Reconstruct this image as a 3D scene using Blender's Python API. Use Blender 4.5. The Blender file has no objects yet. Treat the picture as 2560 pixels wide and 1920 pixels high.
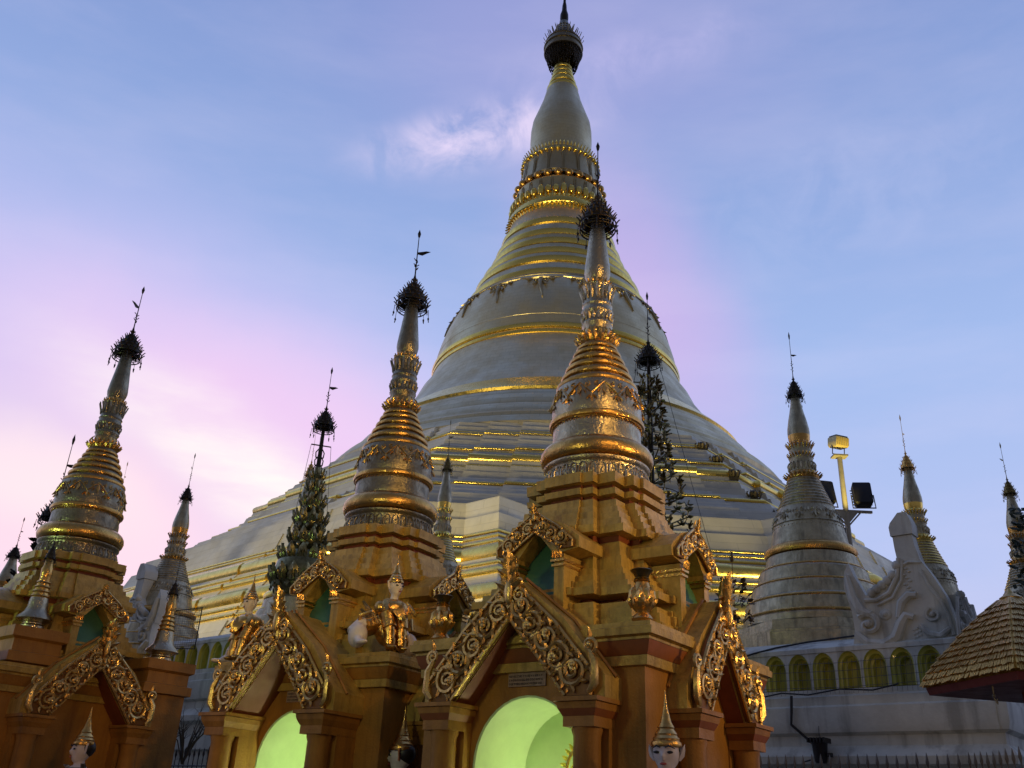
import bpy, math, random
from mathutils import Vector, Matrix, Euler
PI=math.pi; R=math.radians; rnd=random.Random(7)
S=bpy.context.scene; COL=S.collection
def az2(a,d,z=0.0): return Vector((d*math.sin(R(a)),d*math.cos(R(a)),z))
# ------------------------------------------------------------------ camera
cd=bpy.data.cameras.new('camera'); cam=bpy.data.objects.new('camera',cd); COL.objects.link(cam); S.camera=cam
cd.sensor_width=36; cd.sensor_fit='HORIZONTAL'; cd.lens=36*2300/2560; cd.clip_end=3000; cd.clip_start=.1
_p=R(25.57); _r=R(-2.753); _z=Vector((0,math.cos(_p),math.sin(_p))); _y=Vector((0,math.sin(_p),-math.cos(_p))); _x=Vector((1,0,0))
_xr=_x*math.cos(_r)+_y*math.sin(_r); _yr=-_x*math.sin(_r)+_y*math.cos(_r)
m=Matrix((( _xr.x,-_yr.x,-_z.x),(_xr.y,-_yr.y,-_z.y),(_xr.z,-_yr.z,-_z.z))).to_4x4(); m.translation=(0,0,1.6); cam.matrix_world=m
S.view_settings.view_transform='Standard'; S.view_settings.look='None'; S.view_settings.exposure=0.0; S.view_settings.gamma=1
S.cycles.max_bounces=6; S.cycles.diffuse_bounces=3; S.cycles.glossy_bounces=4; S.cycles.sample_clamp_indirect=4
# ------------------------------------------------------------------ dusk sky (world)
W=bpy.data.worlds.new('World'); S.world=W; W.use_nodes=True; nt=W.node_tree; nt.nodes.clear(); LK=nt.links.new
def nd(t,**k):
    n=nt.nodes.new(t)
    for a,b in k.items(): setattr(n,a,b)
    return n
def srgb(c): return tuple((x/255/12.92 if x/255<=.04045 else ((x/255+.055)/1.055)**2.4) for x in c)+(1,)
wo=nd('ShaderNodeOutputWorld'); bg=nd('ShaderNodeBackground'); LK(bg.outputs[0],wo.inputs[0]); bg.inputs[1].default_value=1.07
tc=nd('ShaderNodeTexCoord'); sx=nd('ShaderNodeSeparateXYZ'); LK(tc.outputs['Generated'],sx.inputs[0])
nz=nd('ShaderNodeTexNoise'); nz.inputs['Scale'].default_value=3.2; nz.inputs['Detail'].default_value=5; nz.inputs['Roughness'].default_value=.55; LK(tc.outputs['Generated'],nz.inputs['Vector'])
def vdir(a,e): return Vector((math.sin(R(a))*math.cos(R(e)),math.cos(R(a))*math.cos(R(e)),math.sin(R(e))))
def math_(op,a,b=None,c=None,clamp=False):
    n=nd('ShaderNodeMath',operation=op,use_clamp=clamp)
    for i,v in enumerate((a,b,c)):
        if v is None: continue
        if isinstance(v,(int,float)): n.inputs[i].default_value=v
        else: LK(v,n.inputs[i])
    return n.outputs[0]
def mix(f,a,b):
    n=nd('ShaderNodeMix',data_type='RGBA')
    for i,v in ((0,f),(6,a),(7,b)):
        if isinstance(v,tuple): n.inputs[i].default_value=v
        elif isinstance(v,(int,float)): n.inputs[i].default_value=v
        else: LK(v,n.inputs[i])
    return n.outputs[2]
# soft direction warp by noise
wv=nd('ShaderNodeVectorMath',operation='MULTIPLY_ADD'); LK(nz.outputs['Color'],wv.inputs[0]); wv.inputs[1].default_value=(.11,.11,.11); LK(tc.outputs['Generated'],wv.inputs[2])
wn=nd('ShaderNodeVectorMath',operation='ADD'); LK(wv.outputs[0],wn.inputs[0]); wn.inputs[1].default_value=(-.055,-.055,-.055)
def blob(a,e,r0,r1,src=None,sq=None):
    d=vdir(a,e); n=nd('ShaderNodeVectorMath',operation='DISTANCE'); v=src or wn.outputs[0]
    if sq is not None:      # stretched blob: scale along tilted axes of the sky sphere
        rt=Vector((math.cos(R(a)),-math.sin(R(a)),0)); up=rt.cross(d)*1.0
        if up.z<0: up=-up
        ang,kx,ky=sq; ax=rt*math.cos(R(ang))+up*math.sin(R(ang)); ay=-rt*math.sin(R(ang))+up*math.cos(R(ang))
        s=nd('ShaderNodeVectorMath',operation='SUBTRACT'); LK(v,s.inputs[0]); s.inputs[1].default_value=d
        d1=nd('ShaderNodeVectorMath',operation='DOT_PRODUCT'); LK(s.outputs[0],d1.inputs[0]); d1.inputs[1].default_value=ax
        d2=nd('ShaderNodeVectorMath',operation='DOT_PRODUCT'); LK(s.outputs[0],d2.inputs[0]); d2.inputs[1].default_value=ay
        d3=nd('ShaderNodeVectorMath',operation='DOT_PRODUCT'); LK(s.outputs[0],d3.inputs[0]); d3.inputs[1].default_value=d
        q=math_('ADD',math_('POWER',math_('DIVIDE',d1.outputs['Value'],kx),2),math_('POWER',math_('DIVIDE',d2.outputs['Value'],ky),2))
        q=math_('ADD',q,math_('POWER',math_('DIVIDE',d3.outputs['Value'],max(kx,ky)),2))
        dist=math_('SQRT',q)
    else:
        LK(v,n.inputs[0]); n.inputs[1].default_value=d; dist=n.outputs['Value']
    mr=nd('ShaderNodeMapRange',interpolation_type='SMOOTHERSTEP'); LK(dist,mr.inputs[0]); mr.inputs[1].default_value=r1; mr.inputs[2].default_value=r0; mr.inputs[3].default_value=0; mr.inputs[4].default_value=1
    return mr.outputs[0]
ramp=nd('ShaderNodeValToRGB'); LK(math_('MULTIPLY_ADD',sx.outputs['Z'],.5,.5),ramp.inputs[0]); cr=ramp.color_ramp
cr.elements[0].position=.40; cr.elements[0].color=(.03,.028,.03,1); cr.elements[1].position=1; cr.elements[1].color=srgb((92,122,190))
for ps,c in ((.5,(208,196,222)),(.62,(176,190,234)),(.72,(158,182,230)),(.80,(140,164,216)),(.88,(122,144,200))):
    e=cr.elements.new(ps); e.color=srgb(c)
sky=ramp.outputs[0]
sky=mix(math_('MULTIPLY',blob(3,45,.0,1.0,sq=(-6,.36,.20)),.38),sky,srgb((178,168,220)))
sky=mix(math_('MULTIPLY',blob(-17,24,.0,1.0,sq=(-18,.70,.23)),.60),sky,srgb((206,194,240)))
sky=mix(math_('MULTIPLY',blob(9.0,30,.0,1.0,sq=(30,.15,.28)),.62),sky,srgb((214,176,228)))
sky=mix(math_('MULTIPLY',blob(-15,21,.0,1.0,sq=(-17,.58,.17)),.90),sky,srgb((234,198,236)))
sky=mix(math_('MULTIPLY',blob(-26,14,.0,1.0,sq=(-12,.44,.20)),1.0),sky,srgb((246,212,230)))
nz3=nd('ShaderNodeTexNoise'); nz3.inputs['Scale'].default_value=7; nz3.inputs['Detail'].default_value=7; nz3.inputs['Roughness'].default_value=.58
mp3=nd('ShaderNodeMapping'); mp3.inputs['Rotation'].default_value=(0,R(-28),0); mp3.inputs['Scale'].default_value=(.55,1,2.6); LK(tc.outputs['Generated'],mp3.inputs['Vector']); LK(mp3.outputs[0],nz3.inputs['Vector'])
tx3=nd('ShaderNodeMapRange'); LK(nz3.outputs['Fac'],tx3.inputs[0]); tx3.inputs[1].default_value=.36; tx3.inputs[2].default_value=.62; tx3.inputs[3].default_value=.35; tx3.inputs[4].default_value=1
cir=nd('ShaderNodeMapRange'); LK(nz3.outputs['Fac'],cir.inputs[0]); cir.inputs[1].default_value=.42; cir.inputs[2].default_value=.75
sky=mix(math_('MULTIPLY',cir.outputs[0],.13),sky,srgb((226,214,240)))
sky=mix(math_('MULTIPLY',math_('MULTIPLY',blob(-16.5,18.4,.0,1.0,sq=(-30,.34,.075)),tx3.outputs[0]),.85),sky,srgb((255,249,240)))
sky=mix(math_('MULTIPLY',blob(-28,17,.0,1.0,sq=(-14,.20,.07)),.45),sky,srgb((255,238,234)))
# wisp of cloud left of the spire
nz2=nd('ShaderNodeTexNoise'); nz2.inputs['Scale'].default_value=16; nz2.inputs['Detail'].default_value=7; nz2.inputs['Roughness'].default_value=.62; nz2.inputs['Distortion'].default_value=.6; LK(tc.outputs['Generated'],nz2.inputs['Vector'])
wm=nd('ShaderNodeMapRange'); LK(nz2.outputs['Fac'],wm.inputs[0]); wm.inputs[1].default_value=.40; wm.inputs[2].default_value=.66
sky=mix(math_('MULTIPLY',math_('MULTIPLY',blob(-3.2,40.6,.0,1.0,src=tc.outputs['Generated'],sq=(16,.20,.050)),wm.outputs[0]),.85),sky,srgb((232,216,244)))
sky=mix(math_('MULTIPLY',math_('MULTIPLY',blob(9,44.5,.0,1.0,sq=(8,.20,.05)),wm.outputs[0]),.35),sky,srgb((205,196,238)))
sky=mix(math_('MULTIPLY',math_('MULTIPLY',blob(24,36,.0,1.0,sq=(10,.25,.10)),wm.outputs[0]),.18),sky,srgb((205,206,240)))
# darker eastern half behind the viewer
dk=nd('ShaderNodeMapRange',interpolation_type='SMOOTHERSTEP'); LK(sx.outputs['Y'],dk.inputs[0]); dk.inputs[1].default_value=.30; dk.inputs[2].default_value=-.55; dk.inputs[3].default_value=0; dk.inputs[4].default_value=.86
sky=mix(dk.outputs[0],sky,srgb((58,57,66)))
nish=nd('ShaderNodeTexSky'); nish.sky_type='NISHITA'; nish.sun_disc=False; nish.sun_elevation=R(1.0); nish.sun_rotation=R(-16); 
nm=nd('ShaderNodeVectorMath',operation='SCALE'); LK(nish.outputs[0],nm.inputs[0]); nm.inputs['Scale'].default_value=.02
fin=nd('ShaderNodeVectorMath',operation='ADD'); LK(sky,fin.inputs[0]); LK(nm.outputs[0],fin.inputs[1]); LK(fin.outputs[0],bg.inputs[0])
# ------------------------------------------------------------------ lamps of the place, plus an added sun and canopy spot
def lamp(name,kind,loc,energy,col,target=None,size=R(60),radius=.25,blend=.5):
    l=bpy.data.lights.new(name,kind); l.energy=energy; l.color=col
    if kind!='SUN': l.shadow_soft_size=radius
    o=bpy.data.objects.new(name,l); COL.objects.link(o); o.location=loc
    if kind=='SPOT': l.spot_size=size; l.spot_blend=blend
    if target is not None: o.rotation_euler=(Vector(target)-Vector(loc)).to_track_quat('-Z','Y').to_euler()
    return o
sl=lamp('glow_sun','SUN',(0,0,50),.12,(1,.72,.6)); sl.data.angle=R(20); sl.rotation_euler=(-vdir(-16,4)).to_track_quat('-Z','Y').to_euler()  # dim sun added for the sunset glow; the sun itself is down
SOD=(1,.50,.13); FLD=(1,.84,.42); FLU=(.80,1,.52)
KEY=(1,.60,.16)
lamp('floodlight','SPOT',(6.5,-1.0,12.0),1900,KEY,(1.6,13.0,7.5),R(40),.20,.8)
lamp('sodium_lamp','SPOT',(11.5,6.2,5.0),2300,(1,.62,.20),(0.8,13.5,7.0),R(62),.25,.9)
lamp('sodium_lamp','SPOT',(1.5,4.5,5.5),950,(1,.60,.18),(-5.5,17.5,6.8),R(46),.25,.9)
lamp('sodium_lamp','SPOT',(4.5,1.0,2.2),230,SOD,(-1.5,14,2.5),R(90),.3)
lamp('sodium_lamp','SPOT',(-8.5,7.0,2.0),260,SOD,(-8,18.5,2.5),R(80),.3)
lamp('fluorescent_lamp','SPOT',(-6.5,4.0,5.0),420,(.95,1,.42),(-1,14,6.2),R(70),.5,.8)
lamp('fluorescent_lamp','SPOT',(-14.0,13.0,4.5),560,(.62,1,.45),(-9,18.7,6.5),R(60),.4)
lamp('floodlight','SPOT',(-30,30,6.5),26000,FLD,(-4,68,34),R(70),3)
lamp('floodlight','SPOT',(-22,22,6.0),52000,(1,.80,.30),(2,72,52),R(24),1.2,.6)
lamp('sodium_lamp','SPOT',(5.0,8.0,2.6),260,(1,.62,.2),(8.2,15,4.6),R(34),.2)  # unseen spot added to light the canopy roof from left and below
lamp('floodlight','SPOT',(-3,33,6.4),15000,FLD,(2,66,36),R(70),3)
lamp('floodlight','SPOT',(19,36,6.4),16000,FLD,(8,70,34),R(70),3)
# ------------------------------------------------------------------ materials
MT={}
def mat(name,base,rough=.5,metal=0.0,var=.25,vscale=3.0,bump=.0,bscale=20.0,emit=None,rvar=.12,brick=None,base2=None,spec=.5,streak=None):
    if name in MT: return MT[name]
    m=bpy.data.materials.new(name); m.use_nodes=True; t=m.node_tree; t.nodes.clear(); L=t.links.new
    def n(ty,**k):
        x=t.nodes.new(ty)
        for a,b in k.items(): setattr(x,a,b)
        return x
    o=n('ShaderNodeOutputMaterial'); p=n('ShaderNodeBsdfPrincipled'); L(p.outputs[0],o.inputs[0])
    p.inputs['Metallic'].default_value=metal; p.inputs['Roughness'].default_value=rough; p.inputs['Specular IOR Level'].default_value=spec
    c=n('ShaderNodeTexCoord'); a=n('ShaderNodeTexNoise'); a.inputs['Scale'].default_value=vscale; a.inputs['Detail'].default_value=6; a.inputs['Roughness'].default_value=.65; L(c.outputs['Object'],a.inputs['Vector'])
    r=n('ShaderNodeMapRange'); L(a.outputs['Fac'],r.inputs[0]); r.inputs[1].default_value=.32; r.inputs[2].default_value=.68
    b2=base2 or tuple(x*(1-var) for x in base)
    mx=n('ShaderNodeMix',data_type='RGBA'); L(r.outputs[0],mx.inputs[0]); mx.inputs[6].default_value=(*b2,1); mx.inputs[7].default_value=(*base,1)
    colour=mx.outputs[2]; height=None
    if brick:
        s=n('ShaderNodeSeparateXYZ'); L(c.outputs['Object'],s.inputs[0])
        at=n('ShaderNodeMath',operation='ARCTAN2'); L(s.outputs[0],at.inputs[0]); L(s.outputs[1],at.inputs[1])
        mu=n('ShaderNodeMath',operation='MULTIPLY'); L(at.outputs[0],mu.inputs[0]); mu.inputs[1].default_value=brick[0]
        cb=n('ShaderNodeCombineXYZ'); L(mu.outputs[0],cb.inputs[0]); L(s.outputs[2],cb.inputs[1])
        bk=n('ShaderNodeTexBrick'); L(cb.outputs[0],bk.inputs['Vector']); bk.inputs['Scale'].default_value=1; bk.inputs['Brick Width'].default_value=brick[1]; bk.inputs['Row Height'].default_value=brick[2]; bk.inputs['Mortar Size'].default_value=brick[3]; bk.inputs['Mortar Smooth'].default_value=.3
        bk.inputs['Color1'].default_value=(.72,.72,.72,1); bk.inputs['Color2'].default_value=(1,1,1,1); bk.inputs['Mortar'].default_value=(.38,.36,.34,1); bk.inputs['Bias'].default_value=.25
        m2=n('ShaderNodeMix',data_type='RGBA',blend_type='MULTIPLY'); m2.inputs[0].default_value=brick[4]; L(colour,m2.inputs[6]); L(bk.outputs['Color'],m2.inputs[7]); colour=m2.outputs[2]
        height=bk.outputs['Color']
    if streak:
        mp=n('ShaderNodeMapping'); mp.inputs['Scale'].default_value=(streak[1],streak[1],streak[1]*.10); L(c.outputs['Object'],mp.inputs['Vector'])
        sn=n('ShaderNodeTexNoise'); sn.inputs['Scale'].default_value=1; sn.inputs['Detail'].default_value=5; sn.inputs['Roughness'].default_value=.6; L(mp.outputs[0],sn.inputs['Vector'])
        sr=n('ShaderNodeMapRange'); L(sn.outputs['Fac'],sr.inputs[0]); sr.inputs[1].default_value=.50; sr.inputs[2].default_value=.66; sr.inputs[3].default_value=0; sr.inputs[4].default_value=streak[0]
        m3=n('ShaderNodeMix',data_type='RGBA'); L(sr.outputs[0],m3.inputs[0]); L(colour,m3.inputs[6]); m3.inputs[7].default_value=(*streak[2],1); colour=m3.outputs[2]
    L(colour,p.inputs['Base Color'])
    rr=n('ShaderNodeMapRange'); L(a.outputs['Fac'],rr.inputs[0]); rr.inputs[1].default_value=.3; rr.inputs[2].default_value=.7; rr.inputs[3].default_value=min(1,rough+rvar); rr.inputs[4].default_value=max(.03,rough-rvar); L(rr.outputs[0],p.inputs['Roughness'])
    if bump:
        q=n('ShaderNodeTexNoise'); q.inputs['Scale'].default_value=bscale; q.inputs['Detail'].default_value=4; L(c.outputs['Object'],q.inputs['Vector'])
        bp=n('ShaderNodeBump'); bp.inputs['Strength'].default_value=bump; bp.inputs['Distance'].default_value=.03; L(q.outputs['Fac'],bp.inputs['Height'])
        if height is not None:
            b3=n('ShaderNodeBump'); b3.inputs['Strength'].default_value=.5; b3.inputs['Distance'].default_value=.03; L(height,b3.inputs['Height']); L(b3.outputs[0],bp.inputs['Normal'])
        L(bp.outputs[0],p.inputs['Normal'])
    if emit: p.inputs['Emission Color'].default_value=(*emit[0],1); p.inputs['Emission Strength'].default_value=emit[1]
    MT[name]=m; return m
DOME=mat('gilded_plate_dome',(.77,.64,.36),.44,1.0,.22,.5,.25,3,brick=(13,.9,.42,.02,.32))
TERR=mat('pale_gilded_terrace',(.68,.61,.44),.52,.38,.16,.5,.2,2,streak=(.28,.9,(.34,.33,.28)),brick=(30,2.6,.55,.02,.28))
BAND=mat('bright_gold_band',(1.0,.72,.17),.27,1.0,.22,3,.22,5)
NECK=mat('gilded_neck',(.56,.46,.26),.40,1.0,.25,1.2,.3,5)
GILT=mat('old_gilt',(.60,.48,.29),.30,1.0,.38,5,.35,26)
GILTB=mat('warm_gilt',(.80,.46,.13),.30,1.0,.40,6,.3,24)
GILTD=mat('dark_silver_gilt',(.36,.30,.19),.34,.9,.5,5,.4,24)  # darker old gilt: left crowns' wear and dark sky reflection put into its colour
CARV=mat('carved_gilt',(.86,.56,.19),.32,.95,.45,11,.2,40)
CARVD=mat('carving_ground',(.20,.09,.022),.5,.5)
DARK=mat('dark_bronze',(.055,.042,.028),.45,.85,.4,14)
DARKG=mat('tarnished_gold_leaf',(.24,.17,.06),.36,1.0,.5,14)
LEAFD=mat('tarnished_metal_leaf',(.30,.27,.13),.30,.95,.6,9)
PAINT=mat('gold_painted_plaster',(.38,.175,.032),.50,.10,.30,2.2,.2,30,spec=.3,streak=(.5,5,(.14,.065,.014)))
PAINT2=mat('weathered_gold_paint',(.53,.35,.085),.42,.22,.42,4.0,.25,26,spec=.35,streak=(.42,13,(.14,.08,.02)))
RED=mat('oxblood_paint',(.24,.07,.012),.55,0,.25,4)
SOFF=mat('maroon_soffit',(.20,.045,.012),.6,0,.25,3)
MINT=mat('mint_niche_paint',(.56,.72,.38),.6,0,.12,3)
TEAL=mat('dark_green_niche',(.05,.16,.09),.6,0,.25,3)
WHITE=mat('whitewash',(.62,.64,.57),.75,0,.25,1.3,.25,14,streak=(.6,3.2,(.20,.20,.17)))
WHITEO=mat('old_limewash',(.50,.50,.45),.7,0,.40,2.4,.3,12,streak=(.7,4,(.22,.19,.14)))
AGED=mat('aged_gilt_masonry',(.58,.50,.32),.40,.75,.42,4.5,.45,20,streak=(.55,8,(.16,.14,.10)))
NICH=mat('olive_gloss_niche',(.62,.62,.14),.18,0,.25,2)
SKIN=mat('white_statue_paint',(.66,.58,.52),.45,0,.12,6)
BLACK=mat('black_paint',(.012,.011,.012),.5,0,.2,5)
LIP=mat('red_lip_paint',(.42,.07,.05),.4)
PINKE=mat('orange_ear_paint',(.75,.30,.12),.5)
TILE=mat('gilded_roof_tile',(.60,.38,.09),.34,.9,.45,9,.3,30)
MARO=mat('maroon_eave',(.10,.012,.008),.6,0,.3,4)
STEEL=mat('painted_steel_pole',(.42,.38,.30),.45,.3,.3,4)
LAMPW=mat('pale_lamp_housing',(.70,.56,.24),.4,.1,.1,4)
LIT=mat('lit_floodlight_glass',(1,.9,.5),.3,0,.1,2,emit=((1,.80,.30),14))
IRON=mat('grey_iron',(.16,.15,.13),.5,.6,.35,8)
PLAQ=mat('worn_stone_plaque',(.36,.24,.18),.7,0,.35,14)
LEAFG=mat('dark_foliage',(.035,.05,.02),.6,0,.4,6)
TWIG=mat('dry_twigs',(.05,.045,.04),.8,0,.3,9)
FLOOR=mat('marble_floor',(.12,.11,.10),.4,0,.3,1.5)
CABLE=mat('black_cable',(.015,.015,.016),.6)
BROWN=mat('dark_hair_paint',(.02,.015,.012),.4)
# ------------------------------------------------------------------ mesh builder
class MB:
    def __init__(s): s.v=[]; s.f=[]; s.X=None
    def add(s,vs,fs):
        b=len(s.v)
        s.v+= [tuple(s.X@Vector(p)) if s.X is not None else tuple(p) for p in vs]; s.f+=[[b+i for i in f] for f in fs]
    def lathe(s,prof,seg=48,cap=True,c=(0,0,0),a0=0,wob=None):
        vs=[];fs=[];n=len(prof)
        for r,z in prof:
            for k in range(seg):
                a=a0+2*PI*k/seg; vs.append((c[0]+r*math.cos(a),c[1]+r*math.sin(a),c[2]+z))
        for i in range(n-1):
            for k in range(seg):
                k2=(k+1)%seg; fs.append((i*seg+k,i*seg+k2,(i+1)*seg+k2,(i+1)*seg+k))
        if cap: fs.append(tuple(range(seg-1,-1,-1))); fs.append(tuple((n-1)*seg+k for k in range(seg)))
        s.add(vs,fs); return s
    def torus(s,r,z,t,seg=48,ts=8,tz=None):
        tz=tz or t; vs=[];fs=[]
        for k in range(seg):
            a=2*PI*k/seg
            for j in range(ts):
                b=2*PI*j/ts; q=r+t*math.cos(b); vs.append((q*math.cos(a),q*math.sin(a),z+tz*math.sin(b)))
        for k in range(seg):
            for j in range(ts):
                k2=(k+1)%seg;j2=(j+1)%ts; fs.append((k*ts+j,k2*ts+j,k2*ts+j2,k*ts+j2))
        s.add(vs,fs); return s
    def loft(s,rings,cap0=True,cap1=True):
        n=len(rings[0]); vs=[p for r in rings for p in r]; fs=[]
        for i in range(len(rings)-1):
            for k in range(n):
                k2=(k+1)%n; fs.append((i*n+k,i*n+k2,(i+1)*n+k2,(i+1)*n+k))
        if cap0: fs.append(tuple(range(n-1,-1,-1)))
        if cap1: fs.append(tuple((len(rings)-1)*n+k for k in range(n)))
        s.add(vs,fs); return s
    def box(s,x0,x1,y0,y1,z0,z1):
        s.add([(x0,y0,z0),(x1,y0,z0),(x1,y1,z0),(x0,y1,z0),(x0,y0,z1),(x1,y0,z1),(x1,y1,z1),(x0,y1,z1)],[(0,3,2,1),(4,5,6,7),(0,1,5,4),(1,2,6,5),(2,3,7,6),(3,0,4,7)]); return s
    def tube(s,pts,rad,seg=6):
        pts=[Vector(p) for p in pts]; n=len(pts); rr=rad if isinstance(rad,(list,tuple)) else [rad]*n
        t=(pts[1]-pts[0]).normalized(); up=Vector((0,0,1)) if abs(t.z)<.9 else Vector((1,0,0)); nx=t.cross(up).normalized(); rings=[]
        for i,p in enumerate(pts):
            t=(pts[min(n-1,i+1)]-pts[max(0,i-1)]).normalized(); nx=(nx-t*nx.dot(t)).normalized(); ny=t.cross(nx)
            rings.append([p+(nx*math.cos(2*PI*k/seg)+ny*math.sin(2*PI*k/seg))*rr[i] for k in range(seg)])
        s.loft(rings); return s
    def ball(s,c,r,ax=None,seg=8,rg=5):
        r=r if isinstance(r,(list,tuple)) else (r,r,r); A=ax or (Vector((1,0,0)),Vector((0,1,0)),Vector((0,0,1))); c=Vector(c); rings=[]
        vs=[];fs=[]
        for i in range(1,rg):
            f=PI*i/rg
            for k in range(seg):
                a=2*PI*k/seg; vs.append(c+A[0]*(r[0]*math.sin(f)*math.cos(a))+A[1]*(r[1]*math.sin(f)*math.sin(a))-A[2]*(r[2]*math.cos(f)))
        for i in range(rg-2):
            for k in range(seg):
                k2=(k+1)%seg; fs.append((i*seg+k,i*seg+k2,(i+1)*seg+k2,(i+1)*seg+k))
        b=len(vs); vs+=[c-A[2]*r[2],c+A[2]*r[2]]
        for k in range(seg):
            k2=(k+1)%seg; fs.append((b,k2,k)); fs.append((b+1,(rg-2)*seg+k,(rg-2)*seg+k2))
        s.add(vs,fs); return s
    def plate(s,out,F,t0,t1):      # 2-D outline (u,v) pushed through F(u,v,w) between depths t0 and t1
        s.loft([[F(u,v,t0) for u,v in out],[F(u,v,t1) for u,v in out]]); return s
    def leaf(s,base,d,n,L,w,curl=.25,th=.12):   # pointed leaf with a keel
        base=Vector(base); d=Vector(d).normalized(); n=Vector(n); n=(n-d*n.dot(d)).normalized(); sd=d.cross(n)
        pts=[(0,.18,0),(.35,.5,.02),(.7,.34,.10),(1,0,curl)]; vs=[];fs=[]
        for a,b,c in pts:
            p=base+d*(L*a)+n*(L*c); vs+=[p+sd*(w*b),p+n*(w*th),p-sd*(w*b),p-n*(w*th*.6)]
        for i in range(3):
            for k in range(4):
                k2=(k+1)%4; fs.append((i*4+k,i*4+k2,i*4+4+k2,i*4+4+k))
        fs.append((3,2,1,0)); fs.append((12,13,14,15)); s.add(vs,fs); return s
    def mesh(s,name,m,ang=38):
        me=bpy.data.meshes.new(name); me.from_pydata(s.v,[],s.f); me.validate(); me.update(); me.materials.append(m)
        me.polygons.foreach_set('use_smooth',[True]*len(me.polygons)); me.set_sharp_from_angle(angle=R(ang)); return me
    def build(s,name,m,parent=None,loc=None,rot=None,ang=38):
        import bmesh
        me=s.mesh(name,m,ang); bm=bmesh.new(); bm.from_mesh(me); bmesh.ops.recalc_face_normals(bm,faces=bm.faces); bm.to_mesh(me); bm.free(); me.set_sharp_from_angle(angle=R(ang))
        o=bpy.data.objects.new(name,me); COL.objects.link(o)
        if parent is not None: o.parent=parent
        if loc is not None: o.location=loc
        if rot is not None: o.rotation_euler=rot
        return o
def fuse(mb,name,m,parent,vox,m2=None,fn=None):     # one continuous skin from overlapping volumes
    o=mb.build(name+'_raw',m); md=o.modifiers.new('r','REMESH'); md.mode='VOXEL'; md.voxel_size=vox; md.use_smooth_shade=True
    sm=o.modifiers.new('s','SMOOTH'); sm.factor=.5; sm.iterations=3
    dg=bpy.context.evaluated_depsgraph_get(); me=bpy.data.meshes.new_from_object(o.evaluated_get(dg)); me.name=name
    bpy.data.objects.remove(o); me.polygons.foreach_set('use_smooth',[True]*len(me.polygons))
    if not me.materials: me.materials.append(m)
    if m2:
        me.materials.append(m2)
        for p in me.polygons:
            if fn(p.center): p.material_index=1
    q=bpy.data.objects.new(name,me); COL.objects.link(q); q.parent=parent; return q
def tag(o,label=None,cat=None,group=None,kind=None):
    for k,v in (('label',label),('category',cat),('group',group),('kind',kind)):
        if v: o[k]=v
    return o
def thing(name,label,cat,loc=(0,0,0),rz=0,group=None,scale=1):
    o=bpy.data.objects.new(name,None); COL.objects.link(o); o.location=loc; o.rotation_euler=(0,0,rz); o.scale=(scale,)*3; o.empty_display_size=.2
    return tag(o,label,cat,group)
def dup(o,parent=None):
    c=o.copy(); COL.objects.link(c)
    if parent is not None: c.parent=parent
    for ch in list(o.children): dup(ch,c)
    return c
def place(o,loc,rz=0,scale=1,label=None): 
    o.location=loc; o.rotation_euler=(0,0,rz); o.scale=(scale,)*3
    if label: o['label']=label
    return o
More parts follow.
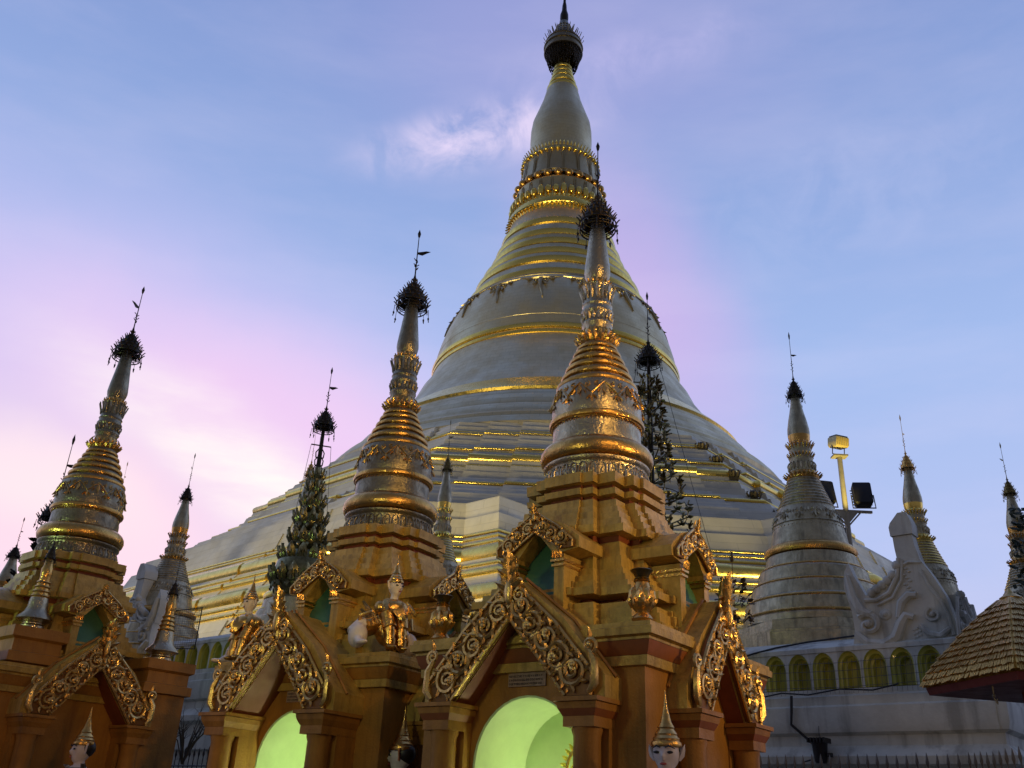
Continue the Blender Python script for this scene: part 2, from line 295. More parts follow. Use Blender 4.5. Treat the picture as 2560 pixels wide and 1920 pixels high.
# ------------------------------------------------------------------ carving helpers
def spiral(mb,F,c,r,a0,turns,dr,t,w=.0,n=22):
    pts=[];rad=[]
    for i in range(n+1):
        f=i/n; q=r*(1-f)**.85+r*.10; a=a0+dr*2*PI*turns*f; pts.append(F(c[0]+q*math.cos(a),c[1]+q*math.sin(a),w+t*.6*f)); rad.append(t*(1-.45*f))
    mb.tube(pts,rad,5); mb.ball(pts[-1],t*1.25,seg=6,rg=4)
def fleaf(mb,F,c,a,L,w,wd=.0):
    b=Vector(F(c[0],c[1],wd)); tip=Vector(F(c[0]+L*math.cos(a),c[1]+L*math.sin(a),wd)); n=Vector(F(c[0],c[1],wd+.01))-b; mb.leaf(b,tip-b,n,L,w,.22,.35)
def carve_run(mb,F,A,B,n,wid,t,side,seed=1):   # scrolls climbing from A to B in the (u,v) plane
    rg=random.Random(seed); ax=Vector((B[0]-A[0],B[1]-A[1])); Ln=ax.length; ax.normalize(); nr=Vector((-ax.y,ax.x)); an=math.atan2(ax.y,ax.x)
    for i in range(n):
        f=(i+.5)/n; s=1 if i%2==0 else -1; r=wid*.44*(.85+.25*f); off=nr*(s*wid*.06)
        c=(A[0]+ax.x*Ln*f+off.x,A[1]+ax.y*Ln*f+off.y)
        spiral(mb,F,c,r,an+PI+(.3*s),1.75,s,t)
        spiral(mb,F,(c[0]+math.cos(an+2.2*s)*r*.42,c[1]+math.sin(an+2.2*s)*r*.42),r*.34,an,1.2,-s,t*.7,t*.5,12)
        p0=Vector(A)+ax*(Ln*(i/n)); p1=Vector(c)+Vector((math.cos(an+PI+.3*s),math.sin(an+PI+.3*s)))*r*1.1
        q=[]
        for k in range(7):
            g=k/6; p=p0.lerp(p1,g)+nr*(-s*wid*.3*math.sin(PI*g)); q.append(F(p.x,p.y,0))
        mb.tube(q,[t*.8,t,t*1.1,t*1.1,t,t,t],5)
        for k in range(7):
            a=an+k*2*PI/7+rg.uniform(-.2,.2); cc=(c[0]+math.cos(a)*r*.98,c[1]+math.sin(a)*r*.98); fleaf(mb,F,cc,a+s*.7,wid*.30,wid*.17,t*.3)
        for k in range(3):
            a=an+s*(k*1.5+1); fleaf(mb,F,(c[0]+math.cos(a)*r*.35,c[1]+math.sin(a)*r*.35),a+1.2*s,wid*.2,wid*.1,t*.7)
    for i in range(n*3):
        f=(i+.5)/(n*3)
        for sd in (-1,1):
            p=Vector(A)+ax*(Ln*f)+nr*(sd*wid*.46); fleaf(mb,F,(p.x,p.y),math.atan2(nr.y*sd,nr.x*sd)+rg.uniform(-.5,.5)-.5*sd,wid*.17,wid*.12,t*.2)
def gable(root,F,half,zf,za,zo,bw,name='gable_board',n=5,deep=.07,t=.031,fin=True,seed=1,ear=True):
    # carved bargeboard: inner edge (half-bw,zf)->(0,za); outer apex zo
    g=MB(); hi=half-bw
    mid=(hi*.5,zf+(za-zf)*.52)
    out=[(-half,zf),(-hi,zf),(-mid[0],mid[1]),(0,za),(mid[0],mid[1]),(hi,zf),(half,zf),(half*1.02,zf+.18*(zo-zf)),(half*.55+.04,zf+.60*(zo-zf)),(0.07,zo),(-.07,zo),(-half*.55-.04,zf+.60*(zo-zf)),(-half*1.02,zf+.18*(zo-zf))]
    L=[p for p in out]
    bk=MB()
    # two halves so the caps stay planar quads
    right=[(0,za),(mid[0],mid[1]),(hi,zf),(half,zf),(half*1.02,zf+.18*(zo-zf)),(half*.55+.04,zf+.60*(zo-zf)),(0.0,zo)]
    for sg in (1,-1): bk.plate([(u*sg,v) for u,v in right],F,-deep,-.012)
    b=bk.build(name,CARVD,root)
    c=MB()
    for sg in (1,-1):
        A=(sg*half*.06,(za+zo)/2-.02); B=(sg*(half-bw*.45),zf+bw*.45)
        carve_run(c,lambda u,v,w:F(u,v,w),A,B,n,bw*1.02,t,sg,seed+sg)
        # raised mouldings on both edges
        c.tube([F(0,za,0),F(sg*mid[0],mid[1],0),F(sg*hi,zf,0)],t*.7,5)
        c.tube([F(sg*.05,zo,0),F(sg*(half*.55+.04),zf+.60*(zo-zf),0),F(sg*half*1.02,zf+.18*(zo-zf),0),F(sg*half,zf,0)],t*.8,5)
        if ear:
            e0=(sg*(half+.06),zf+.30*(zo-zf)+.10)
            c.tube([F(sg*(half-.02),zf+.02,0),F(sg*(half+.055),zf+.12,.01),F(sg*(half+.05),zf+.26*(zo-zf),.01),F(sg*(half-.02),zf+.34*(zo-zf)+.02,.0)],[t*1.1,t*1.6,t*1.5,t*1.0],6)
            spiral(c,F,(e0[0]-sg*.07,e0[1]+.02),.085,-PI/2 if sg>0 else -PI/2,1.5,sg,t*.95); fleaf(c,F,(e0[0]-sg*.07,e0[1]+.09),PI/2,.13,.07,.0)
    if fin:
        h=(zo-za)*(.95 if ear else .62); c.ball(F(0,zo-h*.30,.02),(h*.17,h*.12,h*.40),seg=10,rg=8)
        for lv,(z0_,L) in enumerate(((zo-h*.15,.62),(zo+h*.18,.55),(zo+h*.45,.50))):
            for k in range(5):
                a=PI/2+(k-2)*(.62-.1*lv); fleaf(c,F,(math.cos(a)*.02,z0_),a,h*L*(1 if k==2 else .72),h*.24,.02+.008*lv)
        c.tube([F(0,zo-h*.2,-.03),F(0,zo+h*.5,-.02),F(0,zo+h*.85,.0)],[h*.16,h*.12,h*.03],6)
        for sg in (1,-1): spiral(c,F,(sg*h*.30,zo-h*.02),h*.2,PI*.5,1.3,sg,t*.8); spiral(c,F,(sg*h*.36,zo-h*.42),h*.19,PI*.5,1.3,sg,t*.8)
    c.build('scrollwork',CARV,b,ang=50)
    return b
# ------------------------------------------------------------------ finial umbrella (hti)
def hti(root,z0,r,h,rod,m=DARK,tiers=6,pend=10,vane=True,va=0.6,leafn=14,name='umbrella_finial',bend=0,cage=True):
    u=MB(); zs=[];
    for i in range(tiers):
        f=i/(tiers-1); zz=z0+h*(.14+.62*f); q=r*(1-f)**.75*.98+r*.07; zs.append((q,zz)); u.torus(q,zz,r*.045,24,5)
        if i<tiers-1:
            q2=r*(1-(i+1)/(tiers-1))**.75*.98+r*.07; z2=z0+h*(.14+.62*(i+1)/(tiers-1)); u.lathe([(q*.9,zz),(q*.9-.02*r,zz+h*.04),(q2*1.02,z2)],20,False)
        for k in range(leafn):
            a=2*PI*(k+.5*(i%2))/leafn; b=Vector((q*math.cos(a),q*math.sin(a),zz)); u.leaf(b,(math.cos(a)*.45,math.sin(a)*.45,1),(math.cos(a),math.sin(a),0),r*.34*(1-.35*f),r*.17*(1-.4*f),.2,.3)
    if cage:
        u.torus(r*1.0,z0,r*.045,24,5); u.torus(r*.97,z0+h*.07,r*.03,24,5)
        for k in range(12):
            a=2*PI*k/12; c,s_=math.cos(a),math.sin(a); u.tube([(r*c,r*s_,z0),(r*.99*c,r*.99*s_,z0+h*.14)],r*.03,4); u.tube([(r*c,r*s_,z0),(r*.3*c,r*.3*s_,z0+h*.2)],r*.022,4)
    u.lathe([(r*.14,z0+h*.70),(r*.10,z0+h*.8),(r*.11,z0+h*.83),(r*.06,z0+h*.92),(r*.03,z0+h)],10)
    p=u
    for k in range(pend):
        a=2*PI*(k+.3)/pend; c,s_=math.cos(a),math.sin(a); L=r*rnd.uniform(.45,1.0)
        p.tube([(r*1.05*c,r*1.05*s_,z0+h*.03),(r*1.13*c,r*1.13*s_,z0+h*.06),(r*1.16*c,r*1.16*s_,z0-L*.5)],r*.02,4)
        p.ball((r*1.16*c,r*1.16*s_,z0-L*.55),(r*.07,r*.07,r*.11),seg=6,rg=4); p.leaf((r*1.16*c,r*1.16*s_,z0-L*.6),(0,0,-1),(c,s_,0),r*.22,r*.13,.1,.3)
    o=u.build(name,m,root)
    v=MB(); zt=z0+h; v.tube([(0,0,zt-h*.1),(0,0,zt+rod*.5),(0,0,zt+rod*.86)],[r*.05,r*.035,r*.028],6)
    v.lathe([(r*.02,zt+rod*.80),(r*.075,zt+rod*.83),(r*.12,zt+rod*.90),(r*.05,zt+rod*.96),(.001,zt+rod)],8)
    for k in range(8):
        a=k*2.4; zz=zt+rod*(.06+.03*k); v.leaf((0,0,zz),(math.cos(a),math.sin(a),.5),(0,0,1),r*.26,r*.14,.2,.3)
    ro=v.build('vane_rod',m,o)
    if vane:
        f=MB(); zz=zt+rod*.44; F=lambda a,b,w:(math.cos(va)*a*1.0-math.sin(va)*w,math.sin(va)*a+math.cos(va)*w,zz+b)
        f.plate([(0,-.05*r),(r*.35,-.14*r),(r*.62,.02*r),(r*.9,.16*r),(r*.6,.2*r),(r*.3,.14*r),(0,.1*r)],F,-r*.02,r*.02); f.build('weather_vane',m,ro)
    return o
def petals(mb,r0,z0,r1,z1,n,w,out=.0,a0=0):
    for k in range(n):
        a=a0+2*PI*k/n; c,s_=math.cos(a),math.sin(a); b=Vector((r0*c,r0*s_,z0)); t=Vector((r1*c,r1*s_,z1)); mb.leaf(b,t-b,(c,s_,0),(t-b).length,w,out,.30)
# ------------------------------------------------------------------ stupa crown used on the shrines (heights in metres from ground of the shrine)
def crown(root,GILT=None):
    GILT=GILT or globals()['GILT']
    def P(name,m,prof,seg=56,ang=38): return MB().lathe(prof,seg).build(name,m,root,ang=ang)
    b=MB().lathe([(.62,6.05),(.80,6.06),(.80,6.09),(.77,6.11),(.74,6.30),(.76,6.33),(.79,6.36),(.79,6.39),(.70,6.40)],64)
    for k in range(34):
        a=2*PI*k/34; c,s_=math.cos(a),math.sin(a); tv=Vector((-s_,c,0)); nv=Vector((c,s_,0))
        q=[Vector((.785*c,.785*s_,6.09))+tv*(.052*math.cos(x))+Vector((0,0,1))*(.10+.10*math.sin(x)) -nv*(.035*math.sin(x)) for x in [PI*i/6 for i in range(7)]]
        q=[q[0]-Vector((0,0,.09))]+q+[q[-1]-Vector((0,0,.09))]; b.tube(q,.011,5); b.ball((.765*c,.765*s_,6.16),(.018,.03,.05),(nv,tv,Vector((0,0,1))),6,4)
    b.build('petal_ring',GILT,root,ang=45)
    MB().lathe([(.70,6.40),(.78,6.415),(.825,6.46),(.845,6.53),(.835,6.60),(.80,6.66),(.74,6.71),(.68,6.72)],72).build('torus_moulding',GILTB,root)
    bell=P('bell',GILT,[(.66,6.71),(.672,6.76),(.666,6.85),(.662,7.0),(.665,7.05),(.668,7.14),(.680,7.2),(.686,7.28),(.672,7.42),(.645,7.60),(.628,7.67),(.56,7.68)],72)
    z=MB()
    for k in range(72):
        a0=2*PI*k/72; a1=2*PI*(k+.5)/72; a2=2*PI*(k+1)/72; z.tube([(.668*math.cos(a0),.668*math.sin(a0),7.0),(.672*math.cos(a1),.672*math.sin(a1),7.035),(.668*math.cos(a2),.668*math.sin(a2),7.0)],.006,4)
    z.build('zigzag_trim',GILTB,bell)
    MB().torus(.690,7.095,.036,72,8,.05).torus(.675,7.045,.016,72,6).build('bell_band',GILTB,root)
    s=MB(); n=11
    for k in range(n):
        a=2*PI*k/n
        def F(u,v,w,a=a): rr=.69-.055*max(0,(v-.12)/.4)+w; an=a+u/.68; return (rr*math.cos(an),rr*math.sin(an),7.2+v)
        wd=2*PI*.68/n
        s.tube([F(-wd/2,.40,.0),F(-wd*.3,.33,.004),F(-wd*.12,.25,.006),F(0,.20,.008),F(wd*.12,.25,.006),F(wd*.3,.33,.004),F(wd/2,.40,.0)],[.008,.012,.015,.017,.015,.012,.008],5)
        for sg in (-1,1):
            spiral(s,F,(sg*wd*.20,.36),.045,1.2,1.2,sg,.009,n=12); fleaf(s,F,(sg*.03,.16),-PI/2+sg*.6,.09,.04,.004); fleaf(s,F,(sg*wd*.44,.30),-PI/2+sg*.3,.12,.05,.004); fleaf(s,F,(sg*wd*.32,.27),-PI/2-sg*.5,.09,.04,.004)
        fleaf(s,F,(0,.20),-PI/2,.14,.06,.005); fleaf(s,F,(wd*.5,.36),-PI/2,.20,.06,.004)
    s.build('bell_garland',GILTB,bell,ang=50)
    tur=[(.600,7.715,.040),(.528,7.88,.042),(.470,8.03,.040),(.412,8.17,.038),(.354,8.31,.036),(.308,8.42,.030)]
    pr=[(.625,7.66),(.61,7.70)]
    rg=MB()
    for r,zz,t in tur: pr+=[(r-.01,zz-t),(r-.035,zz+t*1.2)]; rg.torus(r,zz,t*.8,60,8,t)
    pr+=[(.27,8.46),(.262,8.52)]
    MB().lathe(pr,60).build('ringed_spire',GILT,root); rg.build('spire_ring',GILTB,root)
    l=MB(); l.lathe([(.26,8.50),(.30,8.54),(.31,8.60),(.27,8.66),(.235,8.70),(.225,8.77)],48); petals(l,.275,8.52,.345,8.64,22,.075,.15); petals(l,.25,8.55,.30,8.75,20,.06,-.2,.1)
    l.build('lotus_flare',GILTB,root)
    c=MB().lathe([(.225,8.75),(.226,8.83),(.245,8.86),(.245,8.90),(.228,8.93),(.232,9.05),(.255,9.08),(.26,9.12),(.235,9.16),(.23,9.2),(.246,9.23),(.225,9.27),(.222,9.36),(.228,9.50),(.24,9.56),(.255,9.59),(.22,9.62)],48)
    petals(c,.232,8.93,.25,9.06,20,.06,.1); petals(c,.228,9.32,.255,9.58,18,.06,.15)
    for k in range(24): a=2*PI*k/24; c.ball((.247*math.cos(a),.247*math.sin(a),9.10),.017,seg=6,rg=4); c.ball((.243*math.cos(a),.243*math.sin(a),8.88),.014,seg=6,rg=4)
    c.build('lotus_column',GILT,root,ang=45)
    k2=MB().lathe([(.21,9.60),(.215,9.64),(.20,9.69),(.175,9.72)],40); petals(k2,.19,9.60,.222,9.70,18,.06,.1); k2.build('lotus_collar',GILTB,root)
    MB().lathe([(.165,9.70),(.20,9.80),(.214,9.88),(.21,9.95),(.195,10.1),(.168,10.33),(.145,10.55),(.125,10.75),(.112,10.95),(.09,11.1)],48).build('banana_bud',GILT,root)
    hti(root,10.74,.30,.86,1.06,DARK,6,10,va=rnd.uniform(0,6))
# ------------------------------------------------------------------ planetary shrine
def redent(a,z):
    p,q=a+.20,a+.145; u,v=.40*a,.64*a
    o=[(u,-p),(u,-q),(v,-q),(v,-a),(a,-a),(a,-v),(q,-v),(q,-u),(p,-u)]; pts=[]
    for k in range(4):
        c,s_=[(1,0),(0,1),(-1,0),(0,-1)][k]
        for x,y in o: pts.append((x*c-y*s_,x*s_+y*c,z))
    return pts
def sq(a,z): return [(-a,-a,z),(a,-a,z),(a,a,z),(-a,a,z)]
def rot4(k): c,s_=[(1,0),(0,1),(-1,0),(0,-1)][k]; return lambda x,y,z:(x*c-y*s_,x*s_+y*c,z)
def porch(root,k,p,half,zf,za,zo,arch,seed,plaque=False):
    T=rot4(k); F=lambda u,v,w:T(u,-(p+w),v)
    # plastered gable shell
    r=MB(); od=.10
    out=[(-half-.14,zf-.02),(-half-.14,zf+.22),(0,zo-.03),(half+.14,zf+.22),(half+.14,zf-.02),(half-.34,zf-.02),(0,za+.02),(-half+.34,zf-.02)]
    for sg in (1,-1):
        rt=[(0,za+.015),(sg*(half-.33),zf-.02),(sg*(half+.14),zf-.02),(sg*(half+.14),zf+.22),(sg*(half*.55+.1),zf+.60*(zo-zf)),(0,zo-.05)]
        r.plate(rt,F,-(p-1.2),-.075)
    roof=r.build('porch_roof',PAINT2,root)
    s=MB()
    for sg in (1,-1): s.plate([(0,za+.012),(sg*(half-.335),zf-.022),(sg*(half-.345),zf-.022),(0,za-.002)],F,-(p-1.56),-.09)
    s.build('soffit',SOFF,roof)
    st=MB()   # moulding strip down the outer slope
    for sg in (1,-1): st.tube([F(sg*.03,zo-.02,-.30),F(sg*(half*.55+.12),zf+.60*(zo-zf),-.30),F(sg*(half+.16),zf+.22,-.30)],.022,5)
    st.build('ridge_moulding',PAINT,roof)
    gable(root,F,half,zf,za,zo-.12,.34,n=5 if half>1 else 4,seed=seed)
    for sg in (1,-1):
        cx=sg*(half-.14); c=MB()
        if arch or True:
            x0,x1=sorted((cx-.23,cx+.20)); y0=-(p-.42)
            c.X=Matrix.Rotation(k*PI/2,4,'Z'); c.box(cx-.20,cx+.20,-1.60,-(p-.30),0,zf-.32)
            c.lathe([(.185,0),(.185,.2),(.16,.24),(.155,zf-.42),(.175,zf-.36),(.175,zf-.31)],28,c=(cx,-(p-.17),0))
        col=c.build('column',PAINT,root)
        d=MB(); d.X=Matrix.Rotation(k*PI/2,4,'Z')
        def cap(h,e0,e1,z0,z1): 
            def ring(e,z): return [(cx-h-e,-(p+.02+e),z),(cx+h+e,-(p+.02+e),z),(cx+h+e,-1.61,z),(cx-h-e,-1.61,z)]
            return [ring(e0,z0),ring(e1,z1)]
        d.loft(cap(.20,.0,.0,zf-.33,zf-.22)); d.loft(cap(.20,.045,.06,zf-.145,zf-.075)); d.loft(cap(.20,.09,.09,zf-.07,zf-.022)); capo=d.build('capital',PAINT,col)
        e=MB(); e.X=d.X; e.loft(cap(.20,.005,.043,zf-.219,zf-.146)); e.build('painted_band',BANDM,capo)
    if plaque:
        q=MB(); q.plate([(-.275,zf+.19),(.275,zf+.19),(.275,zf+.35),(-.275,zf+.35)],lambda u,v,w:T(u,-(1.605+w),v),0,.02); po=q.build('inscription_plaque',PLAQ,root)
        w=MB(); rg=random.Random(5)
        for row in range(3):
            x=-.25
            while x<.24:
                rr=rg.uniform(.008,.012); pts=[T(x+rr*math.cos(a),-1.629,zf+.31-row*.045+rr*math.sin(a)) for a in [rg.uniform(0,1)+i*5.2/7 for i in range(8)]]; w.tube(pts,.0028,4); x+=rg.uniform(.022,.034)
        w.build('inscription',BLACK,po)
def dormer(root,k,c0,seed,half=.58):
    T=rot4(k); F=lambda u,v,w:T(u,-(c0+w),v); X=Matrix.Rotation(k*PI/2,4,'Z')
    b=MB(); b.X=X
    for sg in (1,-1): x0,x1=sorted((sg*.285,sg*.43)); b.box(x0,x1,-(c0-.06),-.95,3.77,4.74)
    b.box(-.285,.285,-(c0-.10),-.95,3.77,4.24); bo=b.build('niche_pier',PAINT2,root)
    g=MB()
    for sg in (1,-1): g.plate([(0,5.07),(sg*.285,4.74),(sg*(half+.07),4.80),(sg*(half+.07),4.94),(sg*(half*.5+.08),5.16),(0,5.28)],F,-(c0-.75),-.06)
    g.build('niche_roof',PAINT2,bo)
    d=MB(); d.X=X; d.loft([[(-.284,y-.0,z),(.284,y,z),(.284,y+.1,z),(-.284,y+.1,z)] for y,z in ((-1.455,4.238),(-1.36,4.5),(-1.24,4.75),(-1.18,5.05))]); d.build('niche_wall',TEAL,bo)
    e=MB(); e.X=X
    for sg in (1,-1):
        x0,x1=sorted((sg*.25,sg*.45)); e.box(x0,x1,-(c0-.02),-1.0,4.64,4.67); e.box(*sorted((sg*.262,sg*.44)),-(c0-.03),-1.0,4.58,4.61)
        for j in range(4): fleaf(e,F if False else (lambda u,v,w:(u,-(c0-.02+w),v)),(sg*.35+(j-1.5)*.045,4.68),PI/2+(j-1.5)*.12,.10,.05,.01)
    e.build('niche_capital',GILTB,bo)
    gable(root,F,half,4.80,5.055,5.30,.19,'niche_gable',n=3,deep=.05,t=.020,seed=seed,ear=False)
def shrine(label,az,d,xaz,seed,porches,plaque=True,niche=True,side=True,buddha=False):
    global BANDM
    BANDM=RED if buddha else PAINT
    root=thing('planetary_shrine',label,'shrine',az2(az,d),R(90-xaz),'gold painted planetary shrines round the main stupa')
    # walls with an arched opening in front
    w=MB(); A=1.60; z1=3.29
    n=20; hw=.78; zc=2.22; hh=.80
    arc=[(hw*math.cos(PI*i/n),zc+hh*math.sin(PI*i/n)) for i in range(n+1)]
    if niche:
        for i in range(n):
            (u0,v0),(u1,v1)=arc[i],arc[i+1]; o0=(A*math.cos(PI*i/n)/max(abs(math.cos(PI*i/n)),math.sin(PI*i/n)*1.0+1e-6),0); 
            def outer(x): 
                a=PI*x/n; c,s_=math.cos(a),math.sin(a); k=min(A/abs(c) if abs(c)>1e-6 else 1e9,(z1-zc)/s_ if s_>1e-6 else 1e9); return (c*k,zc+s_*k)
            p,q=outer(i),outer(i+1); w.add([(u0,-A,v0),(p[0],-A,p[1]),(q[0],-A,q[1]),(u1,-A,v1)],[(0,1,2,3)])
        for sg in (1,-1):
            ca=math.atan2(z1-zc,A)
            w.add([(sg*hw,-A,0),(sg*A,-A,0),(sg*A,-A,zc),(sg*hw,-A,zc)],[(0,1,2,3)])
        # corner triangles
        for sg in (1,-1):
            idx=[i for i in range(n+1) if (math.cos(PI*i/n)*sg>0 and True)]
            pts=[]
            for i in range(n+1):
                a=PI*i/n; c,s_=math.cos(a),math.sin(a)
                if c*sg<=1e-6: continue
                k1=A/abs(c); k2=(z1-zc)/s_ if s_>1e-6 else 1e9; pts.append((k1<=k2,(c*min(k1,k2),zc+s_*min(k1,k2))))
            side_=[p for f,p in pts if f]; top=[p for f,p in pts if not f]
            a_=max(side_,key=lambda p:p[1]); b_=max(top,key=lambda p:abs(p[0])); w.add([(a_[0],-A,a_[1]),(sg*A,-A,z1),(b_[0],-A,b_[1])],[(0,1,2)])
    else: w.add([(-A,-A,0),(A,-A,0),(A,-A,z1),(-A,-A,z1)],[(0,1,2,3)])
    w.add([(A,-A,0),(A,A,0),(A,A,z1),(A,-A,z1),(-A,A,0),(-A,A,z1),(-A,-A,0),(-A,-A,z1)],[(0,1,2,3),(1,4,5,2),(4,6,7,5)])
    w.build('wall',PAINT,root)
    if niche:
        v=MB(); rings=[]
        for y,s_ in ((-1.595,.999),(-1.58,.97),(-.55,.94)):
            rings.append([(hw*s_,y,0)]+[(hw*s_*math.cos(PI*i/n),y,zc+hh*s_*math.sin(PI*i/n)) for i in range(n+1)]+[(-hw*s_,y,0)])
        v.loft(rings,False,True); nv=v.build('niche_vault',MINT,root,ang=30)
        lp=root.matrix_basis@Vector((-.12,-.76,1.30) if buddha else (.42,-.76,1.55)); lamp('niche_lamp','POINT',lp,52 if buddha else 46,(.96,1,.62),radius=.06)
        if buddha:
            t=thing('seated_buddha','gilded figure glowing inside the lit green niche of the nearest shrine','statue',root.matrix_basis@Vector((.36,-1.02,1.40)),R(90-xaz),None,1.12)
            f=MB(); f.lathe([(.22,0),(.24,.12),(.16,.22),(.15,.42),(.17,.50),(.10,.56),(.05,.60)],20); f.ball((0,0,.70),(.085,.09,.115),seg=14,rg=10); f.ball((0,.01,.80),(.05,.05,.06),seg=10,rg=7); f.lathe([(.03,.84),(.015,.95),(.004,1.08)],8)
            for sg in (1,-1): f.tube([(sg*.16,0,.47),(sg*.21,-.03,.30),(sg*.10,-.15,.20)],[.05,.045,.035],8); f.ball((sg*.15,-.12,.08),(.14,.09,.07),seg=10,rg=7)
            fuse(f,'body',BAND,t,.014); h=MB(); 
            for k in range(26): a=2*PI*k/26; h.leaf((.20*math.cos(a),.10,.72+.26*math.sin(a)),(math.cos(a),0,math.sin(a)),(0,-1,0),.09,.05,.1,.3)
            h.torus(.20,0,.02,30,6); h.v[-180:]=[(x,.10+z_*.6,.72+y*1.3) for x,y,z_ in h.v[-180:]]; h.build('halo',BAND,t)
    # cornice
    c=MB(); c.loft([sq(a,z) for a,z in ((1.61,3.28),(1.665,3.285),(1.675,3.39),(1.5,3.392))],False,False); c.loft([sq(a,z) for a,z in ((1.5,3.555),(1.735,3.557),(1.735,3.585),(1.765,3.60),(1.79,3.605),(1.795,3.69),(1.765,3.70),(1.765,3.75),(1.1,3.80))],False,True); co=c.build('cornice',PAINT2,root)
    MB().loft([sq(a,z) for a,z in ((1.5,3.393),(1.672,3.394),(1.70,3.45),(1.732,3.553),(1.5,3.554))],False,False).build('painted_band',BANDM,co)
    up=[(1.30,3.765),(1.295,3.92),(1.25,3.925),(1.245,4.05),(1.20,4.055),(1.195,4.13),(.95,4.14),(.95,4.22),(1.235,4.225),(1.24,4.32),(1.14,4.325),(1.13,4.42),(1.06,4.425),(1.05,4.52),(1.00,4.525),(.985,4.62),(.94,4.625),(.93,4.80),(.895,4.805),(.88,5.0),(.84,5.005),(.84,5.095),(1.00,5.10),(1.01,5.20),(.95,5.205),(.935,5.31),(.885,5.315),(.875,5.42),(.825,5.425),(.81,5.52),(.765,5.525),(.755,5.64),(.61,5.65),(.61,5.73),(.725,5.735),(.735,5.82),(.62,5.825),(.62,5.90),(.735,5.905),(.74,6.05),(.5,6.07)]
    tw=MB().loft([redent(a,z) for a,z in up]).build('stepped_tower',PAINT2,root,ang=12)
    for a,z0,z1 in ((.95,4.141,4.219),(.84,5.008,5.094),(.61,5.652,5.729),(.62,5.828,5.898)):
        MB().loft([redent(a+.008,z0),redent(a+.008,z1)],False,False).build('shaded_paint_recess',SOFF,tw,ang=12)  # maroon bands: reddish paint with the recess shade put into its tone
    for k,p,half,zf,za,zo,ar in porches: porch(root,k,p,half,zf,za,zo,ar,seed+k,plaque and ar)
    dormer(root,0,1.57,seed+11); 
    if side: dormer(root,1,1.57,seed+21)
    crown(root,None if buddha else GILTD)
    return root
shR=shrine('nearest gold shrine with white bell spire, in front of the great dome',5.85,13,126.8,3,[(0,2.05,1.16,2.93,3.86,4.42,True),(1,1.92,.92,2.90,3.76,4.36,False)],buddha=True)
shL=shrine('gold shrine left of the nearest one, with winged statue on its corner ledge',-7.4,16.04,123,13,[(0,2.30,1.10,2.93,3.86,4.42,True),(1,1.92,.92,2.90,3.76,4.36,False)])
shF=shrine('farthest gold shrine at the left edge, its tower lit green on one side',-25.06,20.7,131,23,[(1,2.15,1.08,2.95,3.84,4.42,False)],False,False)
def loc(sh,x,y,z): return sh.matrix_basis@Vector((x,y,z))
# ------------------------------------------------------------------ great stupa
MC=az2(2.95,80); ms=thing('great_stupa','huge gilded stupa with bell dome and tall tapering spire behind the shrines','stupa',MC,R(1.6))
DP=[(.14,91.4),(.24,90.4),(.48,88.9),(.43,87.9),(.47,87.5),(.9,86.4),(1.32,85.42),(1.97,84.31),(2.19,83.48)]
def octo(ap,z,s=1.0):
    pts=[]
    for k in range(8):
        a=k*PI/4; h=ap*math.tan(PI/8); st=[(-h,ap),(-h*.74,ap),(-h*.74,ap+.38*s),(-h*.46,ap+.38*s),(-h*.46,ap+.72*s),(h*.46,ap+.72*s),(h*.46,ap+.38*s),(h*.74,ap+.38*s),(h*.74,ap)]
        for t,n_ in st:
            # face k outward normal (0,-1) turned by a
            pts.append((t*math.cos(a)+n_*math.sin(a),t*math.sin(a)-n_*math.cos(a),z))
    return pts
def stairs(a0,z0,a1,z1,n,tread=.55):
    o=[]
    for i in range(n):
        f0=i/n; f1=(i+1)/n; aa=a0+(a1-a0)*f0; ab=a0+(a1-a0)*f1; za=z0+(z1-z0)*f0; zb=z0+(z1-z0)*f1; o+=[(aa,za),(aa+(ab-aa)*(1-tread),zb-.03),(ab,zb)]
    return o
lower=[(42.5,0),(42.5,5.0)]+stairs(41.0,5.6,38.2,8.6,2,.3)+stairs(37.6,8.8,36.0,11.0,2,.3)+stairs(35.6,11.4,33.6,13.4,1,.2)+stairs(33.2,13.9,31.6,15.2,1,.2)+stairs(31.6,15.4,30.15,17.66,2,.35)
upper=stairs(29.3,17.7,28.0,18.9,2)+stairs(27.8,19.0,25.3,20.8,4)+stairs(25.0,21.0,23.8,22.6,3)+stairs(23.4,23.1,22.2,24.3,3)+stairs(22.0,24.5,20.7,25.9,3)+stairs(20.5,26.1,19.6,27.1,2)+[(19.2,27.2)]
def apz(lst,z):
    for (a0,z0),(a1,z1) in zip(lst,lst[1:]):
        if z0<=z<=z1 and z1>z0: return a0+(a1-a0)*(z-z0)/(z1-z0)
    return lst[-1][0]
allp=lower+upper
MB().loft([octo(a,z,.25) for a,z in lower],False,False).build('lower_terrace',TERR,ms,ang=20)
MB().loft([octo(a,z,1.0) for a,z in upper],False,True).build('upper_terrace',TERR,ms,ang=20)
def pier(tx,ex):
    def pl(a,z): return [(tx,-(a+ex),z),(tx+2.6,-(a+ex-2.3),z),(tx+2.6,-(a-6),z),(tx-3.6,-(a-6),z),(tx-3.6,-(a+ex-3.3),z)]
    return pl
PI_=[(-5.4,1.75),(10.6,1.2)]
piers=[]
for tx,ex in PI_:
    pl=pier(tx,ex); piers.append(MB().loft([pl(a,z) for a,z in lower]+[pl(29.2,17.7)],False,True).build('corner_pier',TERR,ms,ang=20))
